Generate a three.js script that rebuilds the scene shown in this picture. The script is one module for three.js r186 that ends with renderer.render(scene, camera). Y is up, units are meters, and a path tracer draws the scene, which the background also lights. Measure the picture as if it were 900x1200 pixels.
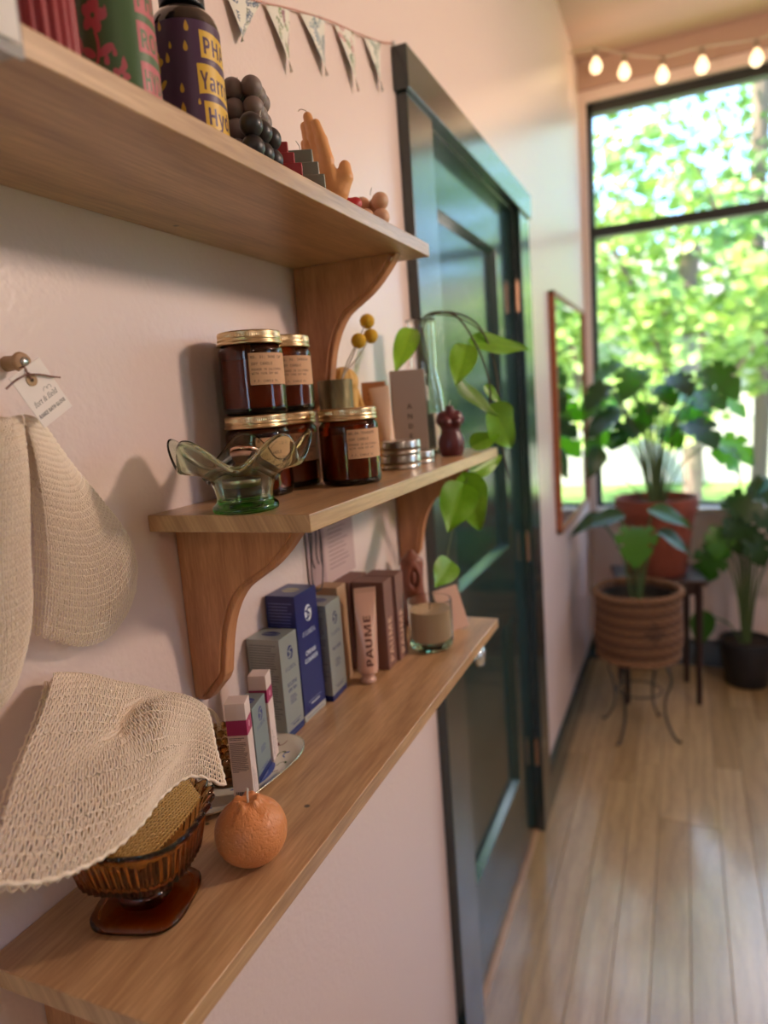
import * as THREE from 'three';
import { RoundedBoxGeometry } from 'three/addons/geometries/RoundedBoxGeometry.js';
import { ConvexGeometry } from 'three/addons/geometries/ConvexGeometry.js';
import { MarchingCubes } from 'three/addons/objects/MarchingCubes.js';
import { mergeGeometries, mergeVertices } from 'three/addons/utils/BufferGeometryUtils.js';
import { RectAreaLightUniformsLib } from 'three/addons/lights/RectAreaLightUniformsLib.js';

// ---------------------------------------------------------------- camera, sky, sun, exposure
const scene = new THREE.Scene();
const renderer = new THREE.WebGLRenderer({ antialias: true });
renderer.toneMapping = THREE.LinearToneMapping;
renderer.toneMappingExposure = 1.27;
renderer.shadowMap.enabled = true;
RectAreaLightUniformsLib.init();
const camera = new THREE.PerspectiveCamera(72.93, 0.75, 0.02, 200);
{
  const yaw = 0.4121, pitch = 0.1547, roll = -0.0749, { sin, cos } = Math;
  const F = new THREE.Vector3(-sin(yaw) * cos(pitch), -sin(pitch), -cos(yaw) * cos(pitch));
  const R0 = new THREE.Vector3(cos(yaw), 0, -sin(yaw)), U0 = R0.clone().cross(F);
  const X = R0.clone().multiplyScalar(cos(roll)).addScaledVector(U0, sin(roll));
  const Y = U0.clone().multiplyScalar(cos(roll)).addScaledVector(R0, -sin(roll));
  camera.quaternion.setFromRotationMatrix(new THREE.Matrix4().makeBasis(X, Y, F.clone().negate()));
  camera.position.set(0.48, 1.55, 0);
  camera.focus = 0.63;
  camera.userData.fStop = 3.4;
}
function rng(a) { return () => { a = (a + 0x6d2b79f5) | 0; let t = Math.imul(a ^ (a >>> 15), 1 | a); t = (t + Math.imul(t ^ (t >>> 7), 61 | t)) ^ t; return ((t ^ (t >>> 14)) >>> 0) / 4294967296; }; }
const clamp = (x, a = 0, b = 1) => Math.min(b, Math.max(a, x)), mix = (a, b, t) => a + (b - a) * t, TAU = Math.PI * 2;
const ss = (a, b, x) => { const t = clamp((x - a) / (b - a)); return t * t * (3 - 2 * t); };
// value noise on a lattice of period (px, py)
function lattice(seed) { const r = rng(seed), T = new Float32Array(65536); for (let i = 0; i < T.length; i++) T[i] = r(); return T; }
const LT = lattice(77);
function vn(x, y, px, py, s = 0) {
  const x0 = Math.floor(x), y0 = Math.floor(y), fx = x - x0, fy = y - y0, u = fx * fx * (3 - 2 * fx), v = fy * fy * (3 - 2 * fy);
  const g = (i, j) => LT[((((i % px) + px) % px) * 131 + (((j % py) + py) % py) * 4099 + s * 7919) & 65535];
  return mix(mix(g(x0, y0), g(x0 + 1, y0), u), mix(g(x0, y0 + 1), g(x0 + 1, y0 + 1), u), v);
}
function dataTex(w, h, fn, srgb = true) {
  const d = new Uint8Array(w * h * 4);
  for (let y = 0; y < h; y++) for (let x = 0; x < w; x++) { const c = fn(x / w, y / h, x, y), i = (y * w + x) * 4; d[i] = clamp(c[0]) * 255; d[i + 1] = clamp(c[1]) * 255; d[i + 2] = clamp(c[2]) * 255; d[i + 3] = 255; }
  const t = new THREE.DataTexture(d, w, h); t.magFilter = t.minFilter = THREE.LinearFilter; t.wrapS = t.wrapT = THREE.RepeatWrapping;
  if (srgb) t.colorSpace = THREE.SRGBColorSpace; t.needsUpdate = true; return t;
}
{ // a bright summer sky, pale near the horizon, with thin drifting cloud all round
  const W = 512, H = 256, d = new Float32Array(W * H * 4);
  for (let y = 0; y < H; y++) for (let x = 0; x < W; x++) {
    const e = clamp((y / H - 0.5) * 2), u = x / W;
    const c = ss(0.45, 0.7, 0.55 * vn(u * 12, e * 9, 12, 64, 1) + 0.3 * vn(u * 24, e * 20, 24, 64, 2) + 0.15 * vn(u * 60, e * 50, 60, 64, 3));
    const b = [mix(0.52, 0.22, e ** 0.5), mix(0.84, 0.48, e ** 0.5), mix(1.22, 1.15, e ** 0.5)];
    const i = (y * W + x) * 4;
    for (let k = 0; k < 3; k++) d[i + k] = mix(b[k], [1.3, 1.35, 1.4][k], c * 0.7);
    d[i + 3] = 1;
  }
  const t = new THREE.DataTexture(d, W, H, THREE.RGBAFormat, THREE.FloatType);
  t.mapping = THREE.EquirectangularReflectionMapping; t.magFilter = t.minFilter = THREE.LinearFilter; t.wrapS = THREE.RepeatWrapping; t.needsUpdate = true;
  scene.background = t; scene.backgroundIntensity = 3.2;
}
const sun = new THREE.DirectionalLight(0xfff0d8, 26);
sun.position.set(-12, 15, 0.5); sun.target.position.set(0, 0, -10); sun.castShadow = true;
sun.position.z = sun.target.position.z + 4;
Object.assign(sun.shadow.camera, { left: -16, right: 16, top: 16, bottom: -16, near: 0.5, far: 60 }); sun.shadow.mapSize.set(2048, 2048);
scene.add(sun, sun.target);

// ---------------------------------------------------------------- helpers
const names = new Map();
function numbered(n) { const k = names.get(n) || 0; names.set(n, k + 1); return k ? n + '_' + String(k).padStart(3, '0') : n; }
const V = (x, y, z) => new THREE.Vector3(x, y, z);
function tag(o, label, category, group) { o.userData.label = label; o.userData.category = category; if (group) o.userData.group = group; return o; }
function thing(name, label, category, pos = [0, 0, 0], turn = 0, group) {
  const o = new THREE.Group(); o.name = numbered(name); o.position.set(...pos); o.rotation.y = turn; scene.add(o); return tag(o, label, category, group);
}
function part(name, geo, mat, parent, label) {
  const m = new THREE.Mesh(Array.isArray(geo) ? merge(geo) : geo, mat); m.name = name; m.castShadow = m.receiveShadow = true; if (label) m.userData.label = label; parent.add(m); return m;
}
function struct(name) { const g = new THREE.Group(); g.name = name; g.userData.kind = 'structure'; scene.add(g); return g; }
function structMesh(name, geo, mat) { const m = part(name, geo, mat, scene); m.userData.kind = 'structure'; return m; }
function merge(list) {
  return mergeGeometries(list.map((g) => { g = g.index ? g.toNonIndexed() : g; for (const k of Object.keys(g.attributes)) if (!['position', 'normal', 'uv'].includes(k)) g.deleteAttribute(k); if (!g.attributes.uv) g.setAttribute('uv', new THREE.BufferAttribute(new Float32Array(g.attributes.position.count * 2), 2)); g.morphAttributes = {}; return g; }));
}
const mv = (g, x, y, z) => g.translate(x, y, z);
const box = (w, h, d, x = 0, y = 0, z = 0) => new THREE.BoxGeometry(w, h, d).translate(x, y, z);
const rbox = (w, h, d, r, x = 0, y = 0, z = 0, s = 2) => new RoundedBoxGeometry(w, h, d, s, r).translate(x, y, z);
const cyl = (r0, r1, h, x = 0, y = 0, z = 0, s = 32) => new THREE.CylinderGeometry(r0, r1, h, s).translate(x, y, z);
const lathe = (pts, s = 64) => new THREE.LatheGeometry(pts.map((p) => new THREE.Vector2(p[0], p[1])), s);
const tube = (pts, r, n = 24, rad = 6) => new THREE.TubeGeometry(new THREE.CatmullRomCurve3(pts.map((p) => Array.isArray(p) ? V(...p) : p)), n, r, rad);
function chamfer(w, h, d, c) {
  const P = [], X = w / 2, Y = h / 2, Z = d / 2;
  for (const a of [-1, 1]) for (const b of [-1, 1]) for (const e of [-1, 1]) P.push(V(a * X, b * (Y - c), e * (Z - c)), V(a * (X - c), b * Y, e * (Z - c)), V(a * (X - c), b * (Y - c), e * Z));
  return new ConvexGeometry(P);
}
// uv in metres with the grain along one axis ('x', 'y' or 'z')
function grain(g, axis, du = 0, dv = 0) {
  const p = g.attributes.position, n = g.attributes.normal, uv = new Float32Array(p.count * 2), A = 'xyz'.indexOf(axis), B = (A + 1) % 3, C = (A + 2) % 3;
  for (let i = 0; i < p.count; i++) {
    const q = [p.getX(i), p.getY(i), p.getZ(i)], m = [n.getX(i), n.getY(i), n.getZ(i)].map(Math.abs);
    const end = m[A] > m[B] && m[A] > m[C];
    uv[2 * i] = (end ? q[B] * 0.12 : q[A]) + du; uv[2 * i + 1] = (m[B] > m[C] ? q[C] : q[B]) + (end ? q[C] * 0.5 : 0) + dv;
  }
  g.setAttribute('uv', new THREE.BufferAttribute(uv, 2)); return g;
}
function surface(nu, nv, fn, closeU = false) { // grid surface from fn(u, v) -> [x, y, z]
  const pos = [], uv = [], idx = [];
  for (let j = 0; j <= nv; j++) for (let i = 0; i <= nu; i++) { pos.push(...fn(i / nu, j / nv)); uv.push(i / nu, j / nv); }
  for (let j = 0; j < nv; j++) for (let i = 0; i < nu; i++) { const a = j * (nu + 1) + i, b = a + 1, c = a + nu + 1, d = c + 1; if (closeU) idx.push(a, d, b, a, c, d); else idx.push(a, b, d, a, d, c); }
  const g = new THREE.BufferGeometry(); g.setAttribute('position', new THREE.Float32BufferAttribute(pos, 3)); g.setAttribute('uv', new THREE.Float32BufferAttribute(uv, 2)); g.setIndex(idx);
  g.computeVertexNormals();
  if (closeU) { const n = g.attributes.normal; for (let j = 0; j <= nv; j++) { const a = j * (nu + 1), b = a + nu, s = V(n.getX(a) + n.getX(b), n.getY(a) + n.getY(b), n.getZ(a) + n.getZ(b)).normalize(); n.setXYZ(a, s.x, s.y, s.z); n.setXYZ(b, s.x, s.y, s.z); } }
  return g;
}
function polyline(P) { // arc-length sampler through a list of 3-D points, smoothed
  const c = new THREE.CatmullRomCurve3(P.map((p) => V(...p)), false, 'centripetal'); c.arcLengthDivisions = 120; return (t) => c.getPointAt(clamp(t));
}
function coons(top, bottom, left, right) { // curves: top/bottom run in u, left/right in v
  const T = polyline(top), B = polyline(bottom), L = polyline(left), R = polyline(right), c00 = T(0), c10 = T(1), c01 = B(0), c11 = B(1);
  return (u, v) => {
    const p = T(u).multiplyScalar(1 - v).addScaledVector(B(u), v).addScaledVector(L(v), 1 - u).addScaledVector(R(v), u);
    return p.addScaledVector(c00, -(1 - u) * (1 - v)).addScaledVector(c10, -u * (1 - v)).addScaledVector(c01, -(1 - u) * v).addScaledVector(c11, -u * v);
  };
}
function field(res, lo, hi, dist) { // meshes dist(x, y, z) = 0 with marching cubes inside the cube lo..hi
  const mc = new MarchingCubes(res, new THREE.MeshStandardMaterial(), false, false, 400000), S = (hi - lo);
  mc.isolation = 0; const h = res / 2;
  for (let k = 0; k < res; k++) for (let j = 0; j < res; j++) for (let i = 0; i < res; i++)
    mc.field[k * res * res + j * res + i] = -dist(lo + S * (((i - h) / h + 1) / 2), lo + S * (((j - h) / h + 1) / 2), lo + S * (((k - h) / h + 1) / 2));
  mc.update();
  let g = new THREE.BufferGeometry(); const n = mc.count;
  g.setAttribute('position', new THREE.BufferAttribute(mc.positionArray.slice(0, n * 3), 3));
  g.scale(S / 2, S / 2, S / 2).translate(lo + S / 2, lo + S / 2, lo + S / 2);
  g = mergeVertices(g, 1e-6); g.computeVertexNormals(); return g;
}
const smin = (a, b, k) => { const h = Math.max(k - Math.abs(a - b), 0) / k; return Math.min(a, b) - h * h * k / 4; };
const cap = (x, y, z, a, b, ra, rb) => { const dx = b[0] - a[0], dy = b[1] - a[1], dz = b[2] - a[2], t = clamp(((x - a[0]) * dx + (y - a[1]) * dy + (z - a[2]) * dz) / (dx * dx + dy * dy + dz * dz)); return Math.hypot(x - a[0] - dx * t, y - a[1] - dy * t, z - a[2] - dz * t) - mix(ra, rb, t); };
const ell = (x, y, z, c, r) => { const k = Math.hypot((x - c[0]) / r[0], (y - c[1]) / r[1], (z - c[2]) / r[2]); return (k - 1) * Math.min(...r); };
function print(w, h, draw) {
  const c = document.createElement('canvas'); c.width = w; c.height = h; const g = c.getContext('2d'); draw(g, w, h);
  const t = new THREE.CanvasTexture(c); t.colorSpace = THREE.SRGBColorSpace; t.magFilter = THREE.LinearFilter; return t;
}
const std = (color, roughness = 0.6, more = {}) => new THREE.MeshStandardMaterial({ color, roughness, ...more });
const lin = (r, g, b) => new THREE.Color().setRGB(r, g, b);

// ---------------------------------------------------------------- textures and shared materials
function woodTex(s, dark, light, opts = {}) {
  const { rings = 9, w = 1024, h = 256, knots = [] } = opts;
  return dataTex(w, h, (u, v) => {
    let dv = 0, k = 0;
    for (const [ku, kv, kr] of knots) { const d = Math.hypot((u - ku) * 4, v - kv); dv += 0.5 * kr * Math.exp(-((d / (kr * 2.2)) ** 2)) * Math.sign(v - kv); k = Math.max(k, 1 - ss(kr * 0.25, kr * 0.5, d)); }
    const warp = 0.35 * vn(u * 4, v * 3, 4, 3, s) + 0.12 * vn(u * 10, v * 8, 10, 8, s + 1), t = (v + dv) * rings + warp * 3;
    const ring = 0.5 + 0.5 * Math.sin(t * TAU), fine = vn(u * 26, v * 120, 26, 120, s + 2), pore = vn(u * 70, v * 240, 70, 240, s + 3), patch = vn(u * 3, v * 4, 3, 4, s + 4);
    const m = clamp(0.42 + 0.30 * (ring ** 2 - 0.4) + 0.42 * (fine - 0.5) + 0.30 * (pore - 0.5) + 0.3 * (patch - 0.5) + k * 0.0);
    return [0, 1, 2].map((i) => mix(light[i], dark[i], m) * (1 - 0.55 * k));
  });
}
const shelfTex = woodTex(1, [0.59, 0.44, 0.30], [0.81, 0.66, 0.49], { rings: 5, knots: [[0.41, 0.62, 0.03], [0.47, 0.3, 0.022]] });
const pineTex = woodTex(5, [0.60, 0.38, 0.24], [0.78, 0.55, 0.38], { rings: 6, h: 256 });
const bumpTex = dataTex(512, 512, (u, v) => { const c = 0.5 * vn(u * 60, v * 60, 60, 60, 20) + 0.3 * vn(u * 128, v * 128, 128, 128, 21) + 0.2 * vn(u * 20, v * 20, 20, 20, 22); return [c, c, c]; }, false);
const rep = (t, x, y) => { const c = t.clone(); c.repeat.set(x, y); c.needsUpdate = true; return c; };
const M = {
  shelf: new THREE.MeshPhysicalMaterial({ color: 0xffffff, roughness: 0.4, clearcoat: 0.6, clearcoatRoughness: 0.28, map: rep(shelfTex, 1.1, 4) }),
  pine: std(0xffffff, 0.5, { map: rep(pineTex, 2, 5) }),
  wall: new THREE.MeshPhysicalMaterial({ color: lin(0.75, 0.60, 0.555), roughness: 0.34, clearcoat: 0.35, clearcoatRoughness: 0.36, bumpMap: rep(bumpTex, 3, 3), bumpScale: 0.0005 }),
  peach: std(lin(0.47, 0.31, 0.25), 0.7),
  plain: std(lin(0.34, 0.28, 0.25), 0.7),
  door: new THREE.MeshPhysicalMaterial({ color: lin(0.012, 0.036, 0.035), roughness: 0.15, ior: 1.5, clearcoat: 0.25, clearcoatRoughness: 0.1 }),
  trim: new THREE.MeshPhysicalMaterial({ color: lin(0.012, 0.026, 0.026), roughness: 0.25, ior: 1.5, clearcoat: 0.75, clearcoatRoughness: 0.14 }),
  dark: std(lin(0.015, 0.018, 0.02), 0.4),
  brass: std(lin(0.66, 0.48, 0.27), 0.32, { metalness: 1 }),
  copper: std(lin(0.5, 0.28, 0.18), 0.4, { metalness: 1 }),
  steel: std(lin(0.6, 0.6, 0.58), 0.28, { metalness: 1 }),
  black: std(lin(0.012, 0.012, 0.014), 0.35),
  pane: new THREE.MeshPhysicalMaterial({ color: 0xffffff, roughness: 0.0, transmission: 1, thickness: 0, ior: 1.5 }),
  clear: new THREE.MeshPhysicalMaterial({ color: 0xffffff, roughness: 0.02, transmission: 1, thickness: 0.003, ior: 1.48, attenuationColor: lin(0.8, 0.93, 0.85), attenuationDistance: 0.02 }),
  amber: new THREE.MeshPhysicalMaterial({ color: 0xffffff, roughness: 0.03, transmission: 1, thickness: 0.004, ior: 1.5, attenuationColor: lin(0.42, 0.14, 0.025), attenuationDistance: 0.0034 }),
  amberDish: new THREE.MeshPhysicalMaterial({ color: 0xffffff, roughness: 0.05, transmission: 1, thickness: 0.004, ior: 1.5, attenuationColor: lin(0.64, 0.30, 0.055), attenuationDistance: 0.0095 }),
  green: new THREE.MeshPhysicalMaterial({ color: 0xffffff, roughness: 0.02, transmission: 1, thickness: 0.003, ior: 1.5, attenuationColor: lin(0.52, 0.88, 0.45), attenuationDistance: 0.013 }),
  wax: std(lin(0.78, 0.62, 0.38), 0.5),
  wick: std(lin(0.75, 0.7, 0.62), 0.9),
  paper: std(lin(0.84, 0.80, 0.77), 0.8),
};

// ---------------------------------------------------------------- the room
const RX = 3.0, ZF = -4.0, ZB = 2.2, CH = 3.19, TH = 0.14;
{ // floor: long pale boards running towards the window, on a subfloor slab
  const fl = struct('floor');
  part('subfloor', box(RX + 2 * TH, 0.1, ZB - ZF + 2 * TH, RX / 2, -0.066, (ZB + ZF) / 2), std(lin(0.05, 0.04, 0.03), 0.9), fl);
  const r = rng(11), pal = [[[0.57, 0.46, 0.30], [0.74, 0.62, 0.43]], [[0.61, 0.50, 0.34], [0.78, 0.66, 0.47]], [[0.53, 0.43, 0.27], [0.71, 0.58, 0.39]]];
  const mats = pal.map(([a, b], i) => new THREE.MeshPhysicalMaterial({ color: 0xffffff, roughness: 0.3, clearcoat: 1, clearcoatRoughness: 0.14, map: rep(woodTex(30 + i * 6, a, b, { rings: 3, w: 512, h: 128 }), 1, 6), bumpMap: rep(bumpTex, 1.5, 9), bumpScale: 0.0002 }));
  const W = 0.0985, lens = [0.9, 1.2, 1.5, 1.83], geos = lens.map((l) => [0, 1].map((k) => grain(chamfer(W - 0.0012, 0.016, l - 0.0012, 0.0012), 'z', k * 0.37, k * 0.41)));
  for (let x = W / 2, c = 0; x < RX + W / 2; x += W, c++) {
    let z = ZF - r() * 0.7;
    while (z < ZB) { const k = Math.floor(r() * 4), l = lens[k]; const m = part('plank', geos[k][r() < 0.5 ? 0 : 1], mats[Math.floor(r() * 3)], fl); m.position.set(x, -0.008, z + l / 2); z += l; }
  }
}
const wallGeo = (w, h, holes, th) => { const s = new THREE.Shape([[0, 0], [w, 0], [w, h], [0, h]].map((p) => new THREE.Vector2(...p))); for (const [a, b, c, d] of holes) s.holes.push(new THREE.Path([[a, b], [a, d], [c, d], [c, b]].map((p) => new THREE.Vector2(...p)))); return new THREE.ExtrudeGeometry(s, { depth: th, bevelEnabled: false }); };
const D0 = -1.435, D1 = -2.27, DH = 2.112; // door opening
{ // left wall: shape x runs along -z
  const len = ZB - ZF + 2 * TH;
  const g = wallGeo(len, CH, [[ZB + TH - D0, 0.002, ZB + TH - D1, DH]], TH).rotateY(Math.PI / 2).translate(-TH, 0, ZB + TH);
  structMesh('wall_left', g, M.wall);
  // window wall
  const ww = wallGeo(RX, CH, [[0.035, 0.86, 2.75, 3.005]], TH).translate(0, 0, ZF - TH); structMesh('wall_front', ww, M.wall);
  const wr = wallGeo(len, CH, [[ZB + TH + 0.95, 0.6, ZB + TH + 1.50, 2.75]], TH).rotateY(Math.PI / 2).translate(RX, 0, ZB + TH); structMesh('wall_right', wr, M.plain);
  const wb = wallGeo(RX, CH, [[0.35, 0.002, 0.75, 2.2]], TH).translate(0, 0, ZB); structMesh('wall_back', wb, M.plain);
  structMesh('ceiling', box(RX + 2 * TH, 0.12, len + 1, RX / 2, CH + 0.06, (ZB + ZF) / 2 + 0.5), M.peach);
  structMesh('trim_1', box(RX, CH - 3.06, 0.02, RX / 2, (CH + 3.06) / 2, ZF + 0.01), M.peach); // painted band above the window
  // skirting
  const base = (l) => { const s = new THREE.Shape([[0, 0], [0.02, 0], [0.02, 0.13], [0.012, 0.15], [0, 0.15]].map((p) => new THREE.Vector2(...p))); return new THREE.ExtrudeGeometry(s, { depth: l, bevelEnabled: false }); };
  structMesh('baseboard_left', [base(-2.42 - ZF).translate(0.001, 0, ZF), base(ZB + 1.285).translate(0.001, 0, -1.285)], M.door);
  structMesh('baseboard_front', base(RX).rotateY(-Math.PI / 2).translate(RX, 0, ZF + 0.001), M.trim);
}
function framedWindow(n, w, h, pos, turn, rows, cols, fw = 0.05) { // group origin at the lower left inner corner
  const g = struct('window_' + n); g.position.set(...pos); g.rotation.y = turn; const d = 0.07;
  part('window_frame', [box(w, fw, d, w / 2, h - fw / 2, 0), box(w, fw * 0.8, d, w / 2, fw * 0.4, 0), box(fw * 0.5, h, d, fw * 0.25, h / 2, 0), box(fw * 0.5, h, d, w - fw * 0.25, h / 2, 0)], M.dark, g);
  const ys = [0, ...rows, h], xs = [0, ...cols, w];
  for (const y of rows) part('mullion', box(w, 0.05, d, w / 2, y, 0.002), M.dark, g);
  for (const x of cols) part('mullion', box(0.05, h, d * 0.98, x, h / 2, 0), M.dark, g);
  for (let j = 0; j + 1 < ys.length; j++) for (let i = 0; i + 1 < xs.length; i++) part('pane', new THREE.PlaneGeometry(xs[i + 1] - xs[i], ys[j + 1] - ys[j]).translate((xs[i] + xs[i + 1]) / 2, (ys[j] + ys[j + 1]) / 2, -0.01), M.pane, g);
  return g;
}
{
  const w1 = framedWindow(1, 2.715, 2.145, [0.035, 0.86, ZF - 0.07], 0, [1.505], [1.6]);
  part('window_sill', rbox(2.715, 0.025, 0.15, 0.006, 1.3575, 0.0135, 0.06), std(lin(0.6, 0.52, 0.45), 0.5), w1);
  framedWindow(2, 0.55, 2.15, [RX + 0.07, 0.6, -1.50], -Math.PI / 2, [1.5], []);
  framedWindow(3, 0.4, 2.2, [0.35, 0.0, ZB + 0.07], 0, [0.3], []);
}
{ // the dark green panelled door in the left wall with its casing
  const d = struct('door_1'); const w = D0 - D1 - 0.01, zc = (D0 + D1) / 2, xf = -0.012, t = 0.038;
  const st = 0.095, z0 = D0 - 0.005, z1 = D1 + 0.005;
  const piece = (za, zb, ya, yb, th = t, x = xf) => rbox(th, yb - ya, za - zb, 0.002, x - th / 2, (ya + yb) / 2, (za + zb) / 2, 1);
  part('stile', piece(z0, z0 - st, 0.013, DH - 0.006), M.door, d); part('stile', piece(z1 + 0.195, z1, 0.013, DH - 0.006), M.door, d);
  const a = z0 - st, b = z1 + 0.195;
  part('rail', piece(a, b, 1.965, DH - 0.006), M.door, d); part('rail', piece(a, b, 0.864, 1.09), M.door, d); part('rail', piece(a, b, 0.013, 0.308), M.door, d);
  for (const [ya, yb] of [[1.09, 1.965], [0.308, 0.864]]) {
    part('panel', box(0.012, yb - ya, a - b, xf - 0.026, (ya + yb) / 2, (a + b) / 2), M.door, d);
    const s = 0.014; // sloped sticking round the panel
    const bead = (za, ya2, zb, yb2, nz, ny) => { const P = [V(xf - 0.002, ya2, za), V(xf - 0.002, yb2, zb), V(xf - 0.021, yb2 + ny * s, zb + nz * s), V(xf - 0.021, ya2 + ny * s, za + nz * s), V(xf - 0.022, ya2, za), V(xf - 0.022, yb2, zb)]; return new ConvexGeometry(P); };
    part('sticking', [bead(a, ya, b, ya, 0, 1), bead(a, yb, b, yb, 0, -1), bead(a, ya, a, yb, -1, 0), bead(b, ya, b, yb, 1, 0)], M.door, d);
  }
  for (const y of [1.85, 1.04, 0.30]) part('hinge', [cyl(0.007, 0.007, 0.09, 0.002, y, D1 + 0.0), cyl(0.005, 0.0035, 0.012, 0.002, y + 0.05, D1)], M.copper, d);
  const k = part('knob', lathe([[0, 0], [0.026, 0], [0.026, 0.006], [0.009, 0.009], [0.008, 0.03], [0.016, 0.036], [0.025, 0.046], [0.026, 0.056], [0.02, 0.066], [0, 0.069]], 24).rotateZ(-Math.PI / 2).translate(xf, 0.955, D0 - 0.055), std(lin(0.75, 0.75, 0.72), 0.15, { metalness: 0.9 }), d);
  const c = struct('trim_2');
  part('threshold', grain(rbox(TH + 0.004, 0.014, D0 - D1 - 0.012, 0.003, -TH / 2, 0.003, zc), 'z'), M.shelf, c);
  part('casing', [rbox(0.022, DH, 0.14, 0.002, 0.011, DH / 2, D0 + 0.07), rbox(0.022, DH, 0.14, 0.002, 0.011, DH / 2, D1 - 0.07)], M.trim, c);
  part('header', rbox(0.03, 0.075, 1.135, 0.002, 0.015, DH + 0.0375, (D0 + D1) / 2), M.trim, c);
  part('jamb', [box(TH, DH, 0.012, -TH / 2, DH / 2, D0 + 0.002), box(TH, DH, 0.012, -TH / 2, DH / 2, D1 - 0.002), box(TH, 0.012, D0 - D1, -TH / 2, DH, zc), box(0.02, DH, 0.012, -0.06, DH / 2, D0 - 0.004)], M.trim, c);
}

// ---------------------------------------------------------------- lamps of the room
function pendant(pos, label, power) {
  const g = thing('pendant_lamp', label, 'lamp', pos, 0, 'globe pendants of the shop');
  const drop = CH - pos[1];
  part('cord', tube([[0, 0.13, 0], [0, drop / 2, 0], [0, drop, 0]], 0.003, 6), M.black, g);
  part('canopy', cyl(0.05, 0.055, 0.02, 0, drop - 0.01, 0), M.brass, g);
  part('socket', cyl(0.022, 0.03, 0.05, 0, 0.135, 0), M.brass, g);
  part('globe', new THREE.SphereGeometry(0.12, 32, 20), std(0xffffff, 0.4, { emissive: lin(1.0, 0.72, 0.46), emissiveIntensity: 1.5 }), g);
  const l = new THREE.PointLight(lin(1.0, 0.76, 0.60), power); l.castShadow = true; l.shadow.radius = 6; l.position.set(-0.125, -0.02, 0); g.add(l);
  return g;
}
pendant([2.0, 2.3, -1.45], 'frosted globe pendant lamp hanging across from the shelves', 6.2);
pendant([1.9, 2.35, 1.0], 'frosted globe pendant lamp hanging near the glass back door', 1.0);
{ // string lights along the top of the window
  const g = thing('string_lights', 'strand of small glowing globe bulbs strung above the window', 'string lights');
  const B = [[0.12, 3.045], [0.245, 2.99], [0.41, 2.937], [0.575, 2.937], [0.79, 2.915], [0.98, 2.93], [1.18, 2.97]];
  part('wire', tube([[0.0, 3.13, -3.7], ...B.map(([x, y]) => [x, y + 0.075, -3.7]), [1.5, 3.12, -3.7]], 0.004, 80), std(lin(0.5, 0.42, 0.34), 0.6), g);
  const bm = std(0xffffff, 0.3, { emissive: lin(1.0, 0.66, 0.34), emissiveIntensity: 1.6 });
  for (const [x, y] of B) {
    part('socket', cyl(0.011, 0.013, 0.035, x, y + 0.052, -3.7, 16), std(lin(0.35, 0.25, 0.18), 0.5), g);
    part('bulb', lathe([[0, -0.036], [0.016, -0.032], [0.026, -0.018], [0.028, -0.004], [0.022, 0.014], [0.013, 0.03], [0.011, 0.038]], 20).translate(x, y, -3.7), bm, g);
    const l = new THREE.PointLight(lin(1.0, 0.6, 0.3), 0.02); l.position.set(x, y, -3.7); l.castShadow = true; g.add(l);
  }
}

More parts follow.
